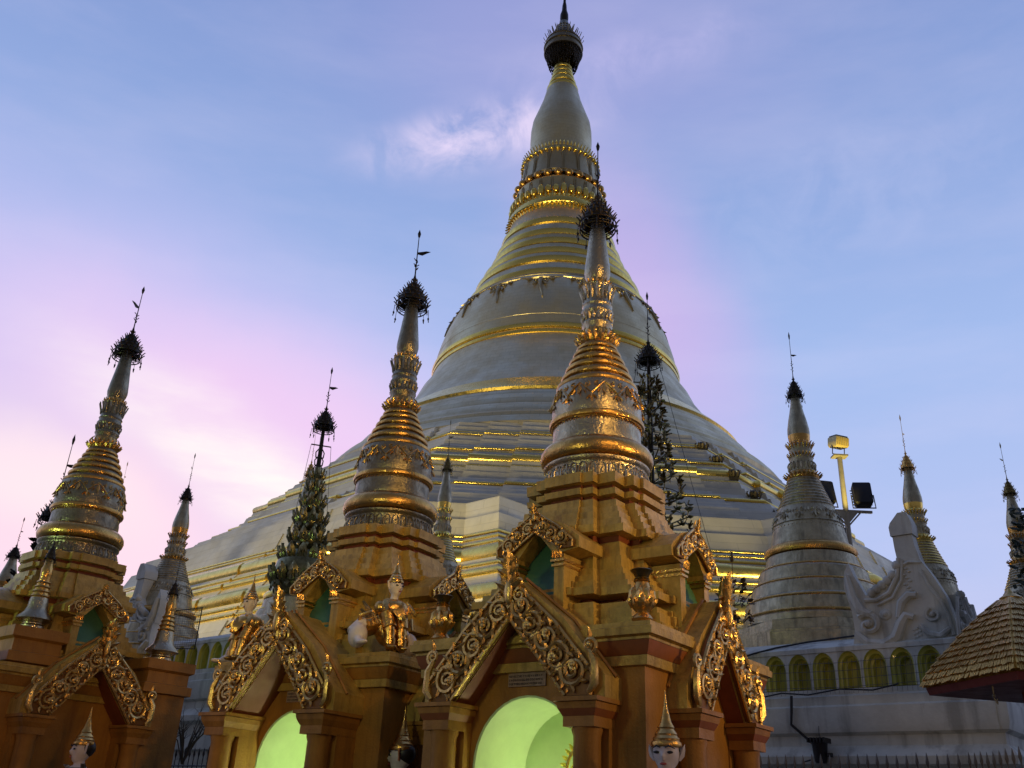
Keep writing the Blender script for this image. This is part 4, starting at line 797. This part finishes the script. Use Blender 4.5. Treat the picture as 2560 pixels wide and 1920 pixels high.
# ------------------------------------------------------------------ white flame ornaments at the plinth corners
def flame(root,mirror=1):
    # outline of the big wing: u along wall (left positive side), v up
    out=[(0,0),(0,2.2),(.02,2.9),(-.16,3.02),(-.22,2.86),(-.24,2.55),(-.28,2.1),(-.32,1.95),(-.42,1.62),(-.62,1.38),(-.85,1.25),(-1.02,1.22),(-1.15,1.3),(-1.30,1.66),(-1.38,1.98),(-1.50,1.78),(-1.52,1.45),(-1.42,.9),(-1.38,.45),(-1.42,.08),(-1.5,0)]
    def wing(k,F,sc):
        w=MB()
        tri=[(.62,0),(.60,.5),(.50,1.0),(.30,1.5),(.10,1.9),(-.34,1.85),(-.62,1.36),(-.95,1.2),(-1.15,1.2),(-1.40,.9),(-1.38,.45),(-1.46,0)] if k==1 else [(-.0,0),(-.0,1.75),(-.34,1.5),(-.62,1.2),(-.95,1.1),(-1.15,1.2),(-1.40,.9),(-1.38,.45),(-1.46,0)]
        w.plate([(u*sc,v) for u,v in tri],F,0,.30)
        w.plate([(u*sc,v) for u,v in [(-1.0,1.0),(-1.12,1.3),(-1.28,1.68),(-1.37,2.0),(-1.48,1.78),(-1.52,1.45),(-1.42,.9)]],F,.02,.28)
        # leaf row along the top curve
        for i in range(6): f=i/5; u=-.36-.58*f; v=1.80-.56*f**.6; w.ball(F(u*sc,v,-.02),(.10,.10,.11),seg=8,rg=6)
        def rib(pts,r): w.tube([F(u*sc,v,-.03) for u,v in pts],r,7)
        rib([(-.30,1.95),(-.38,1.55),(-.58,1.2),(-.85,1.06),(-1.1,1.08)],.05); rib([(-.24,1.9),(-.30,1.45),(-.52,1.08),(-.85,.94)],.03)
        rib([(-1.34,.35),(-1.15,.14),(-.8,.06),(-.55,.2),(-.42,.5),(-.30,.66),(-.16,.6)],[.07,.10,.12,.12,.11,.10,.07]); rib([(-.46,.62),(-.36,.95),(-.2,1.1),(-.05,1.08)],[.06,.09,.09,.07])
        spiral(w,lambda u,v,q:F(u*sc,v,-.03-q),(-1.08,.52),.24,PI*.75,1.2,-1,.07)
        rib([(-1.42,1.7),(-1.34,1.2),(-1.2,.85),(-1.0,.75)],[.05,.09,.11,.08])
        rib([(.10,1.62),(.20,1.30),(.38,.95),(.50,.55),(.54,.15)],.035); rib([(.50,.30),(.30,.16),(.08,.22),(-.06,.42)],[.05,.075,.075,.05]); spiral(w,lambda u,v,q:F(u*sc,v,-.03-q),(.22,.62),.15,PI*.6,1.2,1,.045)
        w.ball(F(-.72*sc,.72,0),(.13,.05,.13),seg=12,rg=6); w.ball(F(-.72*sc,.72,-.04),(.06,.05,.06),seg=10,rg=6)
        for i in range(9): w.ball(F((-.14-.05*(i%3))*sc,1.2+.09*i*.8,-.005),(.05,.03,.03),seg=6,rg=4); w.ball(F((-.2+.06*(i%3))*sc,.15+.03*i,-.005),(.03,.02,.03),seg=6,rg=4)
        return w
    F1=lambda u,v,w_:(mirror*u,w_,v)
    wing(1,F1,1.0).build('carved_wing',WHITE,root,ang=45)
    F2=lambda u,v,w_:(mirror*(w_*-1-.002+.0)+mirror*.3*0,-u*.9+.0,v)
    F2=lambda u,v,w_:(mirror*(.62-w_*1.0),-u+.31,v*.62)
    wing(2,F2,.75).build('carved_wing',WHITEO,root,ang=45)
    s=MB(); prof=[(1.80,.30),(2.2,.25),(2.50,.235),(2.56,.255),(2.60,.25)]
    rings=[]
    def sqr(h,z,cx): return [(mirror*(cx-h),.02,z),(mirror*(cx+h),.02,z),(mirror*(cx+h),.36,z),(mirror*(cx-h),.36,z)]
    for z,h,cx in ((1.78,.23,-.10),(2.2,.205,-.16),(2.48,.195,-.18)): rings.append(sqr(h,z,cx))
    s.loft(rings)
    s.loft([[(mirror*(-.18-h),-.02,z),(mirror*(-.18+h+dx),-.02,z),(mirror*(-.18+h+dx),.40,z),(mirror*(-.18-h),.40,z)] for z,h,dx in ((2.49,.225,0),(2.70,.235,.0),(2.80,.20,.02),(2.92,.10,.08),(3.02,.02,.12))])
    s.tube([(mirror*.12,0.0,1.80),(mirror*-.1,-.03,1.84),(mirror*-.38,0,1.76)],.03,6); s.build('spike',WHITE,root,ang=30)
wxx,wd=wx(24.3,20.8)
fR=thing('flame_ornament','white plaster flame ornament on the wall above the niches at right','ornament',Vector((.643,.766,0))*20.8+Vector((.766,-.643,0))*(wxx+.06)+Vector((.643,.766,0))*.15+Vector((0,0,5.42)),RZ,'white corner ornaments of the plinth')
flame(fR); fR.scale=(1.07,.98,.97)
lx,ld=wx(-21.6,16.9)
fL=thing('flame_ornament','white plaster flame ornament seen edge on right of the far left shrine','ornament',Vector((.643,.766,0))*16.9+Vector((.766,-.643,0))*(lx)+Vector((0,0,6.3)),RZ,'white corner ornaments of the plinth')
flame(fL,-1); fL.scale=(1.2,1.2,1.06)
# ------------------------------------------------------------------ floodlight mast
fm=thing('floodlight_mast','pole with one lit and two dark floodlights right of the white stupa','lamp post',az2(21.15,28,0))
MB().lathe([(.10,0),(.10,6),(.085,9),(.075,12.2)],14).build('pole',STEEL,fm)
cb=MB(); cb.box(-.74,.78,-.04,.04,10.40,10.47); cb.tube([(0,-.05,9.95),(-.42,-.05,10.4)],.025,5); cb.tube([(0,-.05,9.95),(.42,-.05,10.4)],.025,5)
for s0 in (-1,1): cb.add([(0,-.06,10.0),(s0*.35,-.06,10.4),(0,-.06,10.4)],[(0,1,2)])
cb.build('crossarm',STEEL,fm); MB().box(-.22,.22,-.16,.16,12.15,12.2).build('lamp_plate',STEEL,fm)
for x,rz in ((-.58,.14),(.52,-.14)):
    l=MB(); l.loft([[(-w,-d,z),(w,-d,z),(w*.95,d,z),(-w*.95,d,z)] for w,d,z in ((.24,.10,-.02),(.29,.16,.05),(.30,.17,.76),(.27,.14,.82))]); 
    for k in range(6): l.box(-.33,.33,.17,.20,.12+k*.11,.15+k*.11)
    o=l.build('floodlight_head',BLACK,fm,(x,-.12,10.60),(R(-14),0,rz)); o.scale=(.88,.88,.90); y=MB(); y.tube([(-.36,0,.4),(-.37,0,-.1),(.37,0,-.1),(.36,0,.4)],.025,5); y.build('bracket',IRON,o)
l=MB(); l.loft([[(-w,-d,z),(w,-d,z),(w,d,z),(-w,d,z)] for w,d,z in ((.26,.20,0),(.29,.24,.08),(.29,.24,.34),(.26,.22,.38))]); 
for k in range(7): l.box(-.25+k*.08,-.22+k*.08,-.27,-.24,.04,.34)
o=l.build('lit_floodlight_head',LAMPW,fm,(0,0,12.46),(R(8),0,.35)); o.scale=(.82,.82,.85); y=MB(); y.tube([(-.27,0,.2),(-.27,0,-.26),(.27,0,-.26),(.27,0,.2)],.022,5); y.build('bracket',IRON,o)
MB().box(-.26,.26,-.20,.20,.385,.42).build('dark_cover',BLACK,o)
lamp('mast_fill_spot','SPOT',az2(21.35,27.0,12.9)+Vector((.2,-.1,-4.0)),1200,(1,.78,.20),az2(21.15,28,11.9),R(26),.05)  # unseen spot without a fitting, added to light pole and head from below
ca=MB(); ca.tube([(-.12,-.08,9.9),(-.2,-.1,8.6),(-.14,-.1,7.2),(-.12,-.1,6)],.025,5); ca.box(-.32,-.12,-.2,-.06,8.1,8.7); ca.build('control_box',BLACK,fm)
# ------------------------------------------------------------------ tiled canopy at the right edge
cp=thing('tiled_canopy','small gilded shingle roof with maroon underside at the right edge','canopy',az2(29.15,17.3),R(12))
rows=[(1.12,3.98,1.08,4.09),(1.09,4.08,1.03,4.20),(1.04,4.19,.95,4.31),(.97,4.30,.87,4.42),(.89,4.41,.79,4.53),(.81,4.52,.71,4.64),(.73,4.63,.63,4.75),(.65,4.74,.55,4.86),(.57,4.85,.46,4.97),(.48,4.96,.37,5.08),(.39,5.07,.27,5.19),(.29,5.18,.15,5.32)]
MB().loft([sq(a,z) for a,z in ((1.07,3.96),(1.04,4.10),(.92,4.30),(.62,4.72),(.44,4.95),(.26,5.17),(.1,5.32))],True,True).build('roof_core',TILE,cp)
for i,(a0,z0,a1,z1) in enumerate(rows):
    t=MB(); n=max(10,int(a0*52))
    for k in range(4):
        T=rot4(k)
        for j in range(n):
            u0=-a0+2*a0*j/n; u1=-a0+2*a0*(j+1)/n; s_=a1/a0; jz=rnd.uniform(-.014,.01); jo=rnd.uniform(0,.015)
            v=[T(u0+.004,-(a0+.03+jo),z0+jz),T(u1-.004,-(a0+.03+jo),z0+jz),T(u1*s_-.004,-(a1+.012),z1),T(u0*s_+.004,-(a1+.012),z1),T(u0+.004,-(a0-.0),z0+jz-.004),T(u1-.004,-(a0-.0),z0+jz-.004),T(u1*s_-.004,-(a1-.03),z1),T(u0*s_+.004,-(a1-.03),z1)]
            t.add(v,[(0,1,2,3),(4,7,6,5),(0,4,5,1),(3,2,6,7),(1,5,6,2),(0,3,7,4)])
    t.build('tile_row',TILE,cp,ang=30)
MB().loft([sq(a,z) for a,z in ((1.04,3.84),(1.07,3.955))],True,True).build('eave',MARO,cp); MB().lathe([(.12,0),(.10,3.86)],12).build('post',MARO,cp); MB().lathe([(.16,5.28),(.18,5.34),(.06,5.42),(.01,5.5)],12).build('finial',TILE,cp)
hk=MB().tube([(-.9,-.3,3.86),(-.9,-.3,3.66),(-.87,-.32,3.58),(-.85,-.3,3.66)],.012,5).ball((-.9,-.3,3.70),.03); hk.build('hook',IRON,cp)
# ------------------------------------------------------------------ vases on the ledges
def vase(label,sh,x,y,rz):
    v=thing('gilded_vase',label,'vase',loc(sh,x,y,3.775),rz,'gilded vases on the shrine ledges')
    MB().lathe([(.11,0),(.13,.03),(.11,.06),(.075,.10),(.085,.13),(.11,.15),(.145,.20),(.15,.27),(.125,.36),(.09,.42),(.08,.455),(.10,.475),(.08,.49)],32).build('body',GILTB,v)
    f=MB(); petals(f,.11,.17,.155,.27,10,.09,.1); petals(f,.145,.24,.10,.40,10,.09,-.1,.3); f.build('leaf_relief',GILTB,v,ang=50)
    n=MB().lathe([(.075,.485),(.09,.50),(.075,.515),(.10,.56),(.135,.60),(.12,.61),(.06,.57)],28); n.build('dark_neck',DARKG,v); return v
vase('gilded bulb vase on the right corner ledge of the nearest shrine',shR,1.56,-1.56,.3)
vase('gilded bulb vase at the left end of the nearest shrine ledge',shR,-1.52,-1.5,1.1)
# ------------------------------------------------------------------ corner turrets of the far left shrine
def turret(label,x,y,zb,sc):
    o=thing('corner_turret',label,'turret',loc(shF,x,y,0),R(90-131),'miniature stupas on the corners of the far left shrine')
    MB().loft([sq(a,z) for a,z in ((.42,0),(.42,zb-.62),(.50,zb-.60),(.50,zb-.44),(.43,zb-.42),(.43,zb-.22),(.50,zb-.18),(.50,zb),(.2,zb+.01))]).build('pedestal',PAINT,o,ang=20)
    sr=sc*.60; P=lambda l:[(r*sr,zb+z*sc) for r,z in l]
    MB().lathe(P([(.42,0),(.42,.10),(.36,.14),(.36,.18)]),30).build('base',GILT,o); MB().lathe(P([(.36,.16),(.62,.24),(.60,.28),(.40,.40),(.35,.5),(.33,.62),(.30,.7)]),40).build('flared_bell',GILT,o)
    r=MB()
    for i in range(4): r.torus(.285*sr-i*.025*sr,zb+(.74+i*.10)*sc,.045*sr,30,6)
    r.lathe(P([(.30,.68),(.17,1.15),(.19,1.2),(.2,1.35),(.16,1.4),(.12,1.7)]),30); r.build('ringed_spire',GILTB,o)
    hti(o,zb+1.5*sc,.20*sr,.50*sc,.55*sc,DARK,4,6,vane=False); return o
turret('miniature bell stupa on the left corner pier of the farthest shrine',1.15,-.98,4.40,.85)
turret('miniature bell stupa with dark finial on the right pier of farthest shrine',1.65,1.38,4.15,.85)
sg=thing('sign_board','black sign board with rounded frame at the left picture edge','sign',loc(shF,1.0,-1.95,3.55),R(90-131))
MB().box(-.55,.55,-.06,.0,-.02,.42).build('panel',BLACK,sg); q=MB().tube([(-.55,-.06,-.02),(.55,-.06,-.02),(.58,-.06,.02),(.58,-.06,.40),(.55,-.06,.44),(-.55,-.06,.44)],.022,5); q.build('frame',RED,sg)
w=MB()
for row in range(3):
    x=-.46
    while x<.46: rr=rnd.uniform(.014,.02); w.tube([(x+rr*math.cos(a),-.066,.32-row*.12+rr*math.sin(a)) for a in [rnd.uniform(0,1)+i*.75 for i in range(8)]],.004,4); x+=rnd.uniform(.04,.06)
w.build('inscription',mat('faded_gold_lettering',(.16,.10,.06),.6),sg)
# ------------------------------------------------------------------ statues
def face(root,c,s,ears=True,pink=None):   # c head centre, s head half height; faces local -y
    x,y,z=c
    e=MB()
    for sg in (1,-1): e.ball((x+sg*s*.36,y-s*.70,z+s*.06),(s*.17,s*.07,s*.075),seg=10,rg=6); e.tube([(x+sg*s*.12,y-s*.80,z+s*.28),(x+sg*s*.34,y-s*.78,z+s*.38),(x+sg*s*.60,y-s*.60,z+s*.24)],[s*.035,s*.045,s*.025],5)
    e.build('eyes_and_brows',BLACK,root)
    MB().ball((x,y-s*.76,z-s*.50),(s*.19,s*.07,s*.065),seg=10,rg=6).build('lips',LIP,root)
    if ears:
        for sg in (1,-1): MB().leaf((x+sg*s*.66,y+s*.05,z-s*.30),(sg*.38,.15,1),(0,-1,0),s*.85,s*.36,.05,.25).build('pointed_ear',pink or SKIN,root)
def head_mb(b,c,s):
    x,y,z=c; b.ball((x,y,z+s*.1),(s*.70,s*.76,s*.92),seg=18,rg=14); b.ball((x,y-s*.18,z-s*.50),(s*.46,s*.50,s*.45),seg=14,rg=10); b.ball((x,y-s*.80,z-s*.14),(s*.10,s*.12,s*.24),seg=8,rg=6); b.tube([(x,y,z-s*.6),(x,y+s*.05,z-s*1.35)],[s*.36,s*.42],10)
def crown_mb(b,c,s,h):
    x,y,z=c; b.lathe([(s*.78,s*.34),(s*.82,s*.44),(s*.78,s*.60),(s*.70,s*.66),(s*.72,s*.76),(s*.58,s*.92),(s*.60,s*1.0),(s*.42,s*1.25),(s*.45,s*1.33),(s*.30,s*1.6),(s*.20,s*2.0),(s*.10,s*2.4),(s*.02,s*h)],24,c=(x,y+s*.03,z))
def deity(label,loc_,rz,pink=None,sc=1.45):
    o=thing('deity_statue',label,'statue',loc_,rz,'standing deity statues before the shrines',sc)
    b=MB(); s=.145; hc=(0,0,1.62); head_mb(b,hc,s)
    b.lathe([(.24,.02),(.25,.10),(.20,.5),(.19,.85),(.16,1.0),(.17,1.15),(.20,1.30),(.16,1.40),(.07,1.46)],22)
    for sg in (1,-1): b.tube([(sg*.19,0,1.34),(sg*.25,.02,1.12),(sg*.20,-.14,1.0),(sg*.05,-.22,1.10)],[.06,.055,.045,.035],10); b.ball((sg*.03,-.23,1.16),(.025,.03,.07),seg=8,rg=6)
    fuse(b,'body',SKIN,o,.012,GILT,lambda c:c.z<1.38); face(o,hc,s,True,pink)
    MB().lathe([(s*.74,1.62+s*.30),(s*.80,1.62+s*.36),(s*.79,1.62+s*.1),(s*.66,1.62+s*.0)],24,False).build('hair',BROWN,o) if False else None
    hb=MB(); hb.ball((0,.035,1.62+s*.18),(s*.76,s*.74,s*.72),seg=18,rg=12); hb.build('hair',BROWN,o)
    c=MB(); crown_mb(c,hc,s,3.2); c.build('tiered_crown',GILTB,o)
    d=MB(); d.lathe([(.235,1.22),(.255,1.26),(.22,1.36),(.12,1.44),(.10,1.44),(.2,1.3)],22,False); 
    for sg in (1,-1): d.leaf((sg*.18,0,1.34),(sg*1,0,.9),(0,-1,0),.20,.12,.2,.3)
    d.build('gilt_collar',GILT,o)
    MB().lathe([(.32,-.03),(.32,.0),(.36,.02),(.36,.05),(.2,.07)],24).build('pedestal',PAINT,o); return o
deity('white faced deity statue with ringed crown at the corner of nearest shrine',az2(9.9,10.35,.12),R(-24),sc=1.36)
deity('deity statue in profile with orange pointed ear between two shrines',az2(-5.35,13.9,.04),R(-98),pink=PINKE)
deity('dim deity statue before the gabled porch of the farthest shrine',az2(-22.45,17.6,.04),R(-52))
def sphinx(label,sh,x,y,rz,sc=1.0):
    o=thing('winged_sphinx_statue',label,'statue',loc(sh,x,y,3.80),rz,'man lion statues on the corner ledges',sc)
    b=MB(); s=.118; hc=(0,-.03,.73); head_mb(b,hc,s)
    b.ball((0,.02,.40),(.155,.12,.20),seg=16,rg=12); b.ball((0,.05,.22),(.14,.14,.16),seg=14,rg=10)
    for sg in (1,-1):
        b.ball((sg*.16,.01,.47),(.075,.075,.08),seg=12,rg=8); b.tube([(sg*.085,-.03,.42),(sg*.085,-.10,.22),(sg*.08,-.12,.03)],[.085,.066,.055],10); b.ball((sg*.08,-.15,.025),(.055,.085,.03),seg=10,rg=6)
        b.tube([(sg*.10,.10,.30),(sg*.27,.16,.24),(sg*.38,.18,.14)],[.10,.12,.10],12); b.ball((sg*.37,.10,.13),(.10,.13,.14),seg=14,rg=10); b.tube([(sg*.40,.05,.10),(sg*.44,-.04,.03)],[.055,.045],8); b.ball((sg*.45,-.10,.03),(.05,.09,.03),seg=10,rg=6)
    fuse(b,'body',SKIN,o,.012,GILTB,lambda c:c.z<.545 and abs(c.x)<.30); face(o,hc,s)
    c=MB(); crown_mb(c,hc,s,3.3); c.build('pointed_crown',GILTB,o)
    g=MB(); g.lathe([(.175,.40),(.20,.46),(.185,.52),(.12,.57),(.085,.575),(.13,.50)],24,False); g.leaf((0,-.13,.52),(0,-.25,-1),(0,-1,.1),.22,.26,.1,.25)
    for sg in (1,-1):
        g.leaf((sg*.13,-.08,.56),(sg*.5,-.3,-.8),(0,-1,0),.2,.12,.2,.3); g.tube([(sg*.085,-.045,.40),(sg*.086,-.105,.24)],[.098,.082],12); g.tube([(sg*.083,-.112,.12),(sg*.08,-.118,.05)],[.072,.066],12)
    g.build('gilt_armour',GILTB,o,ang=45)
    for sg in (1,-1):
        w=MB()
        for k in range(4): w.leaf((sg*.17,.08,.36-k*.04),(sg*1,.4,.9-k*.35),(0,-1,.2),.24-k*.02,.08,.15,.3)
        w.build('wing',GILT,o)
    for sg in (1,-1): MB().tube([(sg*.30,.20,.20),(sg*.36,.10,.36),(sg*.29,-.02,.40),(sg*.25,-.10,.26)],[.025,.022,.02,.012],7).build('tail',GILTB,o)
    return o
sphinx('man lion statue with pointed crown facing us on the middle shrine ledge',shL,1.50,-1.50,R(45),1.28)
sphinx('man lion statue seen from the side left of the middle shrine gable',shL,-1.55,-1.45,R(-42),1.28)
# ------------------------------------------------------------------ small leaf finial behind right porch
sp=thing('leaf_finial','small dark leaf finial with arrow tip right of the nearest shrine','ornament',az2(14.2,15.2,4.30),.2,None,.82)
b=MB().tube([(0,0,0),(0,0,1.75)],[.012,.008],5); b.lathe([(.03,1.62),(.045,1.68),(.002,1.85)],8)
for k,(z,r) in enumerate(((.5,.30),(.85,.27),(1.15,.18))):
    for j in range(6):
        a=2*PI*(j+.5*k)/6; c,s_=math.cos(a),math.sin(a); b.tube([(0,0,z-.1),(r*.6*c,r*.6*s_,z-.06),(r*c,r*s_,z+.08)],.008,4)
        for i in range(4): b.leaf((r*c,r*s_,z+.08-i*.05),(c+rnd.uniform(-1,1),s_+rnd.uniform(-1,1),rnd.uniform(-1,1)),(c,s_,.3),.11,.08,.1,.2)
b.build('stem_and_leaves',DARK,sp)
# ------------------------------------------------------------------ fences
def fence(label,pts,h,ztop,step,mt=IRON):
    o=thing('spiked_fence',label,'fence'); pk=None; rail=MB(); n=0
    for (x0,y0),(x1,y1) in zip(pts,pts[1:]):
        a=Vector((x0,y0,0)); b=Vector((x1,y1,0)); L=(b-a).length; k=int(L/step); rail.tube([(x0,y0,ztop-.42),(x1,y1,ztop-.42)],.018,5); rail.tube([(x0,y0,.25),(x1,y1,.25)],.018,5)
        for i in range(k):
            p=a.lerp(b,i/k)
            if pk is None:
                m=MB().tube([(0,0,0),(0,0,ztop-.20)],.012,5); m.lathe([(.012,ztop-.22),(.03,ztop-.15),(.014,ztop-.05),(.002,ztop)],6); pk=m.build('picket',mt,o); q=pk
            else: q=pk.copy(); COL.objects.link(q); q.parent=o
            q.location=p+Vector((0,0,rnd.uniform(-.02,.02))); n+=1
    rail.build('rail',mt,o); return o
def wp(az,n): x,d=wx(az,n); p=az2(az,d); return (p.x,p.y)
fa=wp(12.0,16.2); fb=wp(25.8,16.2); fence('grey spiked iron fence in front of the white wall at bottom right',[fa,fb,(fb[0]+.35,fb[1]-3.6)],0,2.90,.155)
fc=wp(-27,13.6); fd=wp(-11.5,13.6); fence('dark spiked fence in the gap between the two left shrines',[fc,fd],0,2.95,.19,BLACK)
# ------------------------------------------------------------------ wire screens, cables, lamp bucket, shrubs
ms_=thing('wire_mesh_screen','wire mesh screen standing on the wall left of the middle shrine','screen',az2(-18.6,31.2,6.1),R(-15))
fr_=MB().tube([(-.45,0,0),(-.45,0,1.15),(.55,0,1.25),(.55,0,-.02),(-.45,0,0)],.022,5); fr_.build('frame',BLACK,ms_); wr=MB()
for k in range(14):
    u=-.45+k/13; wr.tube([(u,0,0),(u,0,1.15+.1*k/13)],.005,4); u2=max(-.45,u-.25)
for k in range(22):
    z=.05+k*.054; wr.tube([(-.45,0.004,z),(.55,0.004,z+.02)],.005,4)
wr.build('wire_mesh',IRON,ms_)
nx=Vector((.643,.766,0)); tx=Vector((.766,-.643,0))
def onwall(x,z,off): return nx*(20.8+off)+tx*x+Vector((0,0,z))
nt_=thing('bird_net','thin wire bird net stretched in front of the arched niches','net'); nb=MB()
for k in range(4): nb.tube([onwall(n0-.2,4.62+k*.17,-.26),onwall((n0+n1)/2,4.58+k*.17,-.28),onwall(n1,4.64+k*.17,-.26)],.005,4)
for k in range(40): x=n0+(n1-n0)*k/39; nb.tube([onwall(x,4.45,-.27),onwall(x+.03,5.15,-.27)],.004,4)
nb.build('wire_mesh',IRON,nt_)
cbx=thing('power_cable','black cable draped along the white wall at right','cable'); c=MB()
xa,_=wx(14.5,20.8); xb,_=wx(18.0,20.8); xc,_=wx(23,20.8); xd,_=wx(17.3,20.8)
c.tube([onwall(xa-.6,5.25,-.06),onwall(xa+.3,5.46,-.06),onwall(xa+.75,5.60,.2),onwall(xa+1.4,5.72,.45),onwall(xb+1.0,5.80,.55)],.022,6)
c.tube([onwall(xa+.3,4.42,-.22),onwall(xa+1.0,4.52,-.24),onwall(xa+1.6,4.46,-.22),onwall(xb+.8,4.55,-.24),onwall(xb+1.5,4.50,-.22),onwall(xc,4.6,-.22)],.018,6)
c.tube([onwall(xd,4.45,-.25),onwall(xd-.02,4.1,-.27),onwall(xd-.05,3.85,-.27),onwall(xd+.2,3.6,-.16),onwall(xd+.42,3.4,-.16)],.03,6); c.tube([onwall(xd+.35,3.12,-.33),onwall(xd+.18,3.08,-.33),onwall(xd+.16,2.6,-.25)],.022,6)
c.build('wire',CABLE,cbx)
bu=thing('wall_lamp','black bucket shaped lamp hung on the white wall at right','lamp',onwall(xd+.60,3.05,-.40),RZ)
MB().lathe([(.11,0),(.13,.05),(.17,.42),(.19,.46),(.15,.47)],14).build('shade',BLACK,bu); w=MB()
for k in range(6): w.box(-.2+k*.07,-.17+k*.07,-.2,.2,.40,.50)
w.tube([(0,0,.45),(0,.05,.75)],.008,4); w.box(.16,.25,-.06,.06,.12,.2); w.build('bracket',BLACK,bu)
for i,(az,d) in enumerate(((-20.1,30.5),(-18.6,29.6),(-17.3,28.8))):
    s=thing('bare_shrub',['bare twiggy shrub nearest the far left shrine','bare twiggy shrub in the middle of the gap row','bare twiggy shrub nearest the middle shrine'][i]+' below the shaded niches','shrub',az2(az,d,2.7),i*1.3,'bare shrubs along the left wall'); b=MB()
    for k in range(16):
        a=rnd.uniform(0,2*PI); t=rnd.uniform(.1,.55); p0=Vector((0,0,0)); p1=Vector((t*.5*math.cos(a),t*.5*math.sin(a),.6)); p2=Vector((t*1.3*math.cos(a),t*1.3*math.sin(a),rnd.uniform(.9,1.5))); b.tube([p0,p1,p2],[.03,.022,.008],4)
        for j in range(4): q=p1.lerp(p2,rnd.random()); b.tube([q,q+Vector((rnd.uniform(-.25,.25),rnd.uniform(-.25,.25),rnd.uniform(.1,.4)))],[.010,.004],3)
    b.build('twigs',TWIG,s)
# ------------------------------------------------------------------ ground
tag(MB().loft([[(-1500,-1500,z),(1500,-1500,z),(1500,1500,z),(-1500,1500,z)] for z in (-.3,0)]).build('ground',FLOOR),kind='structure')
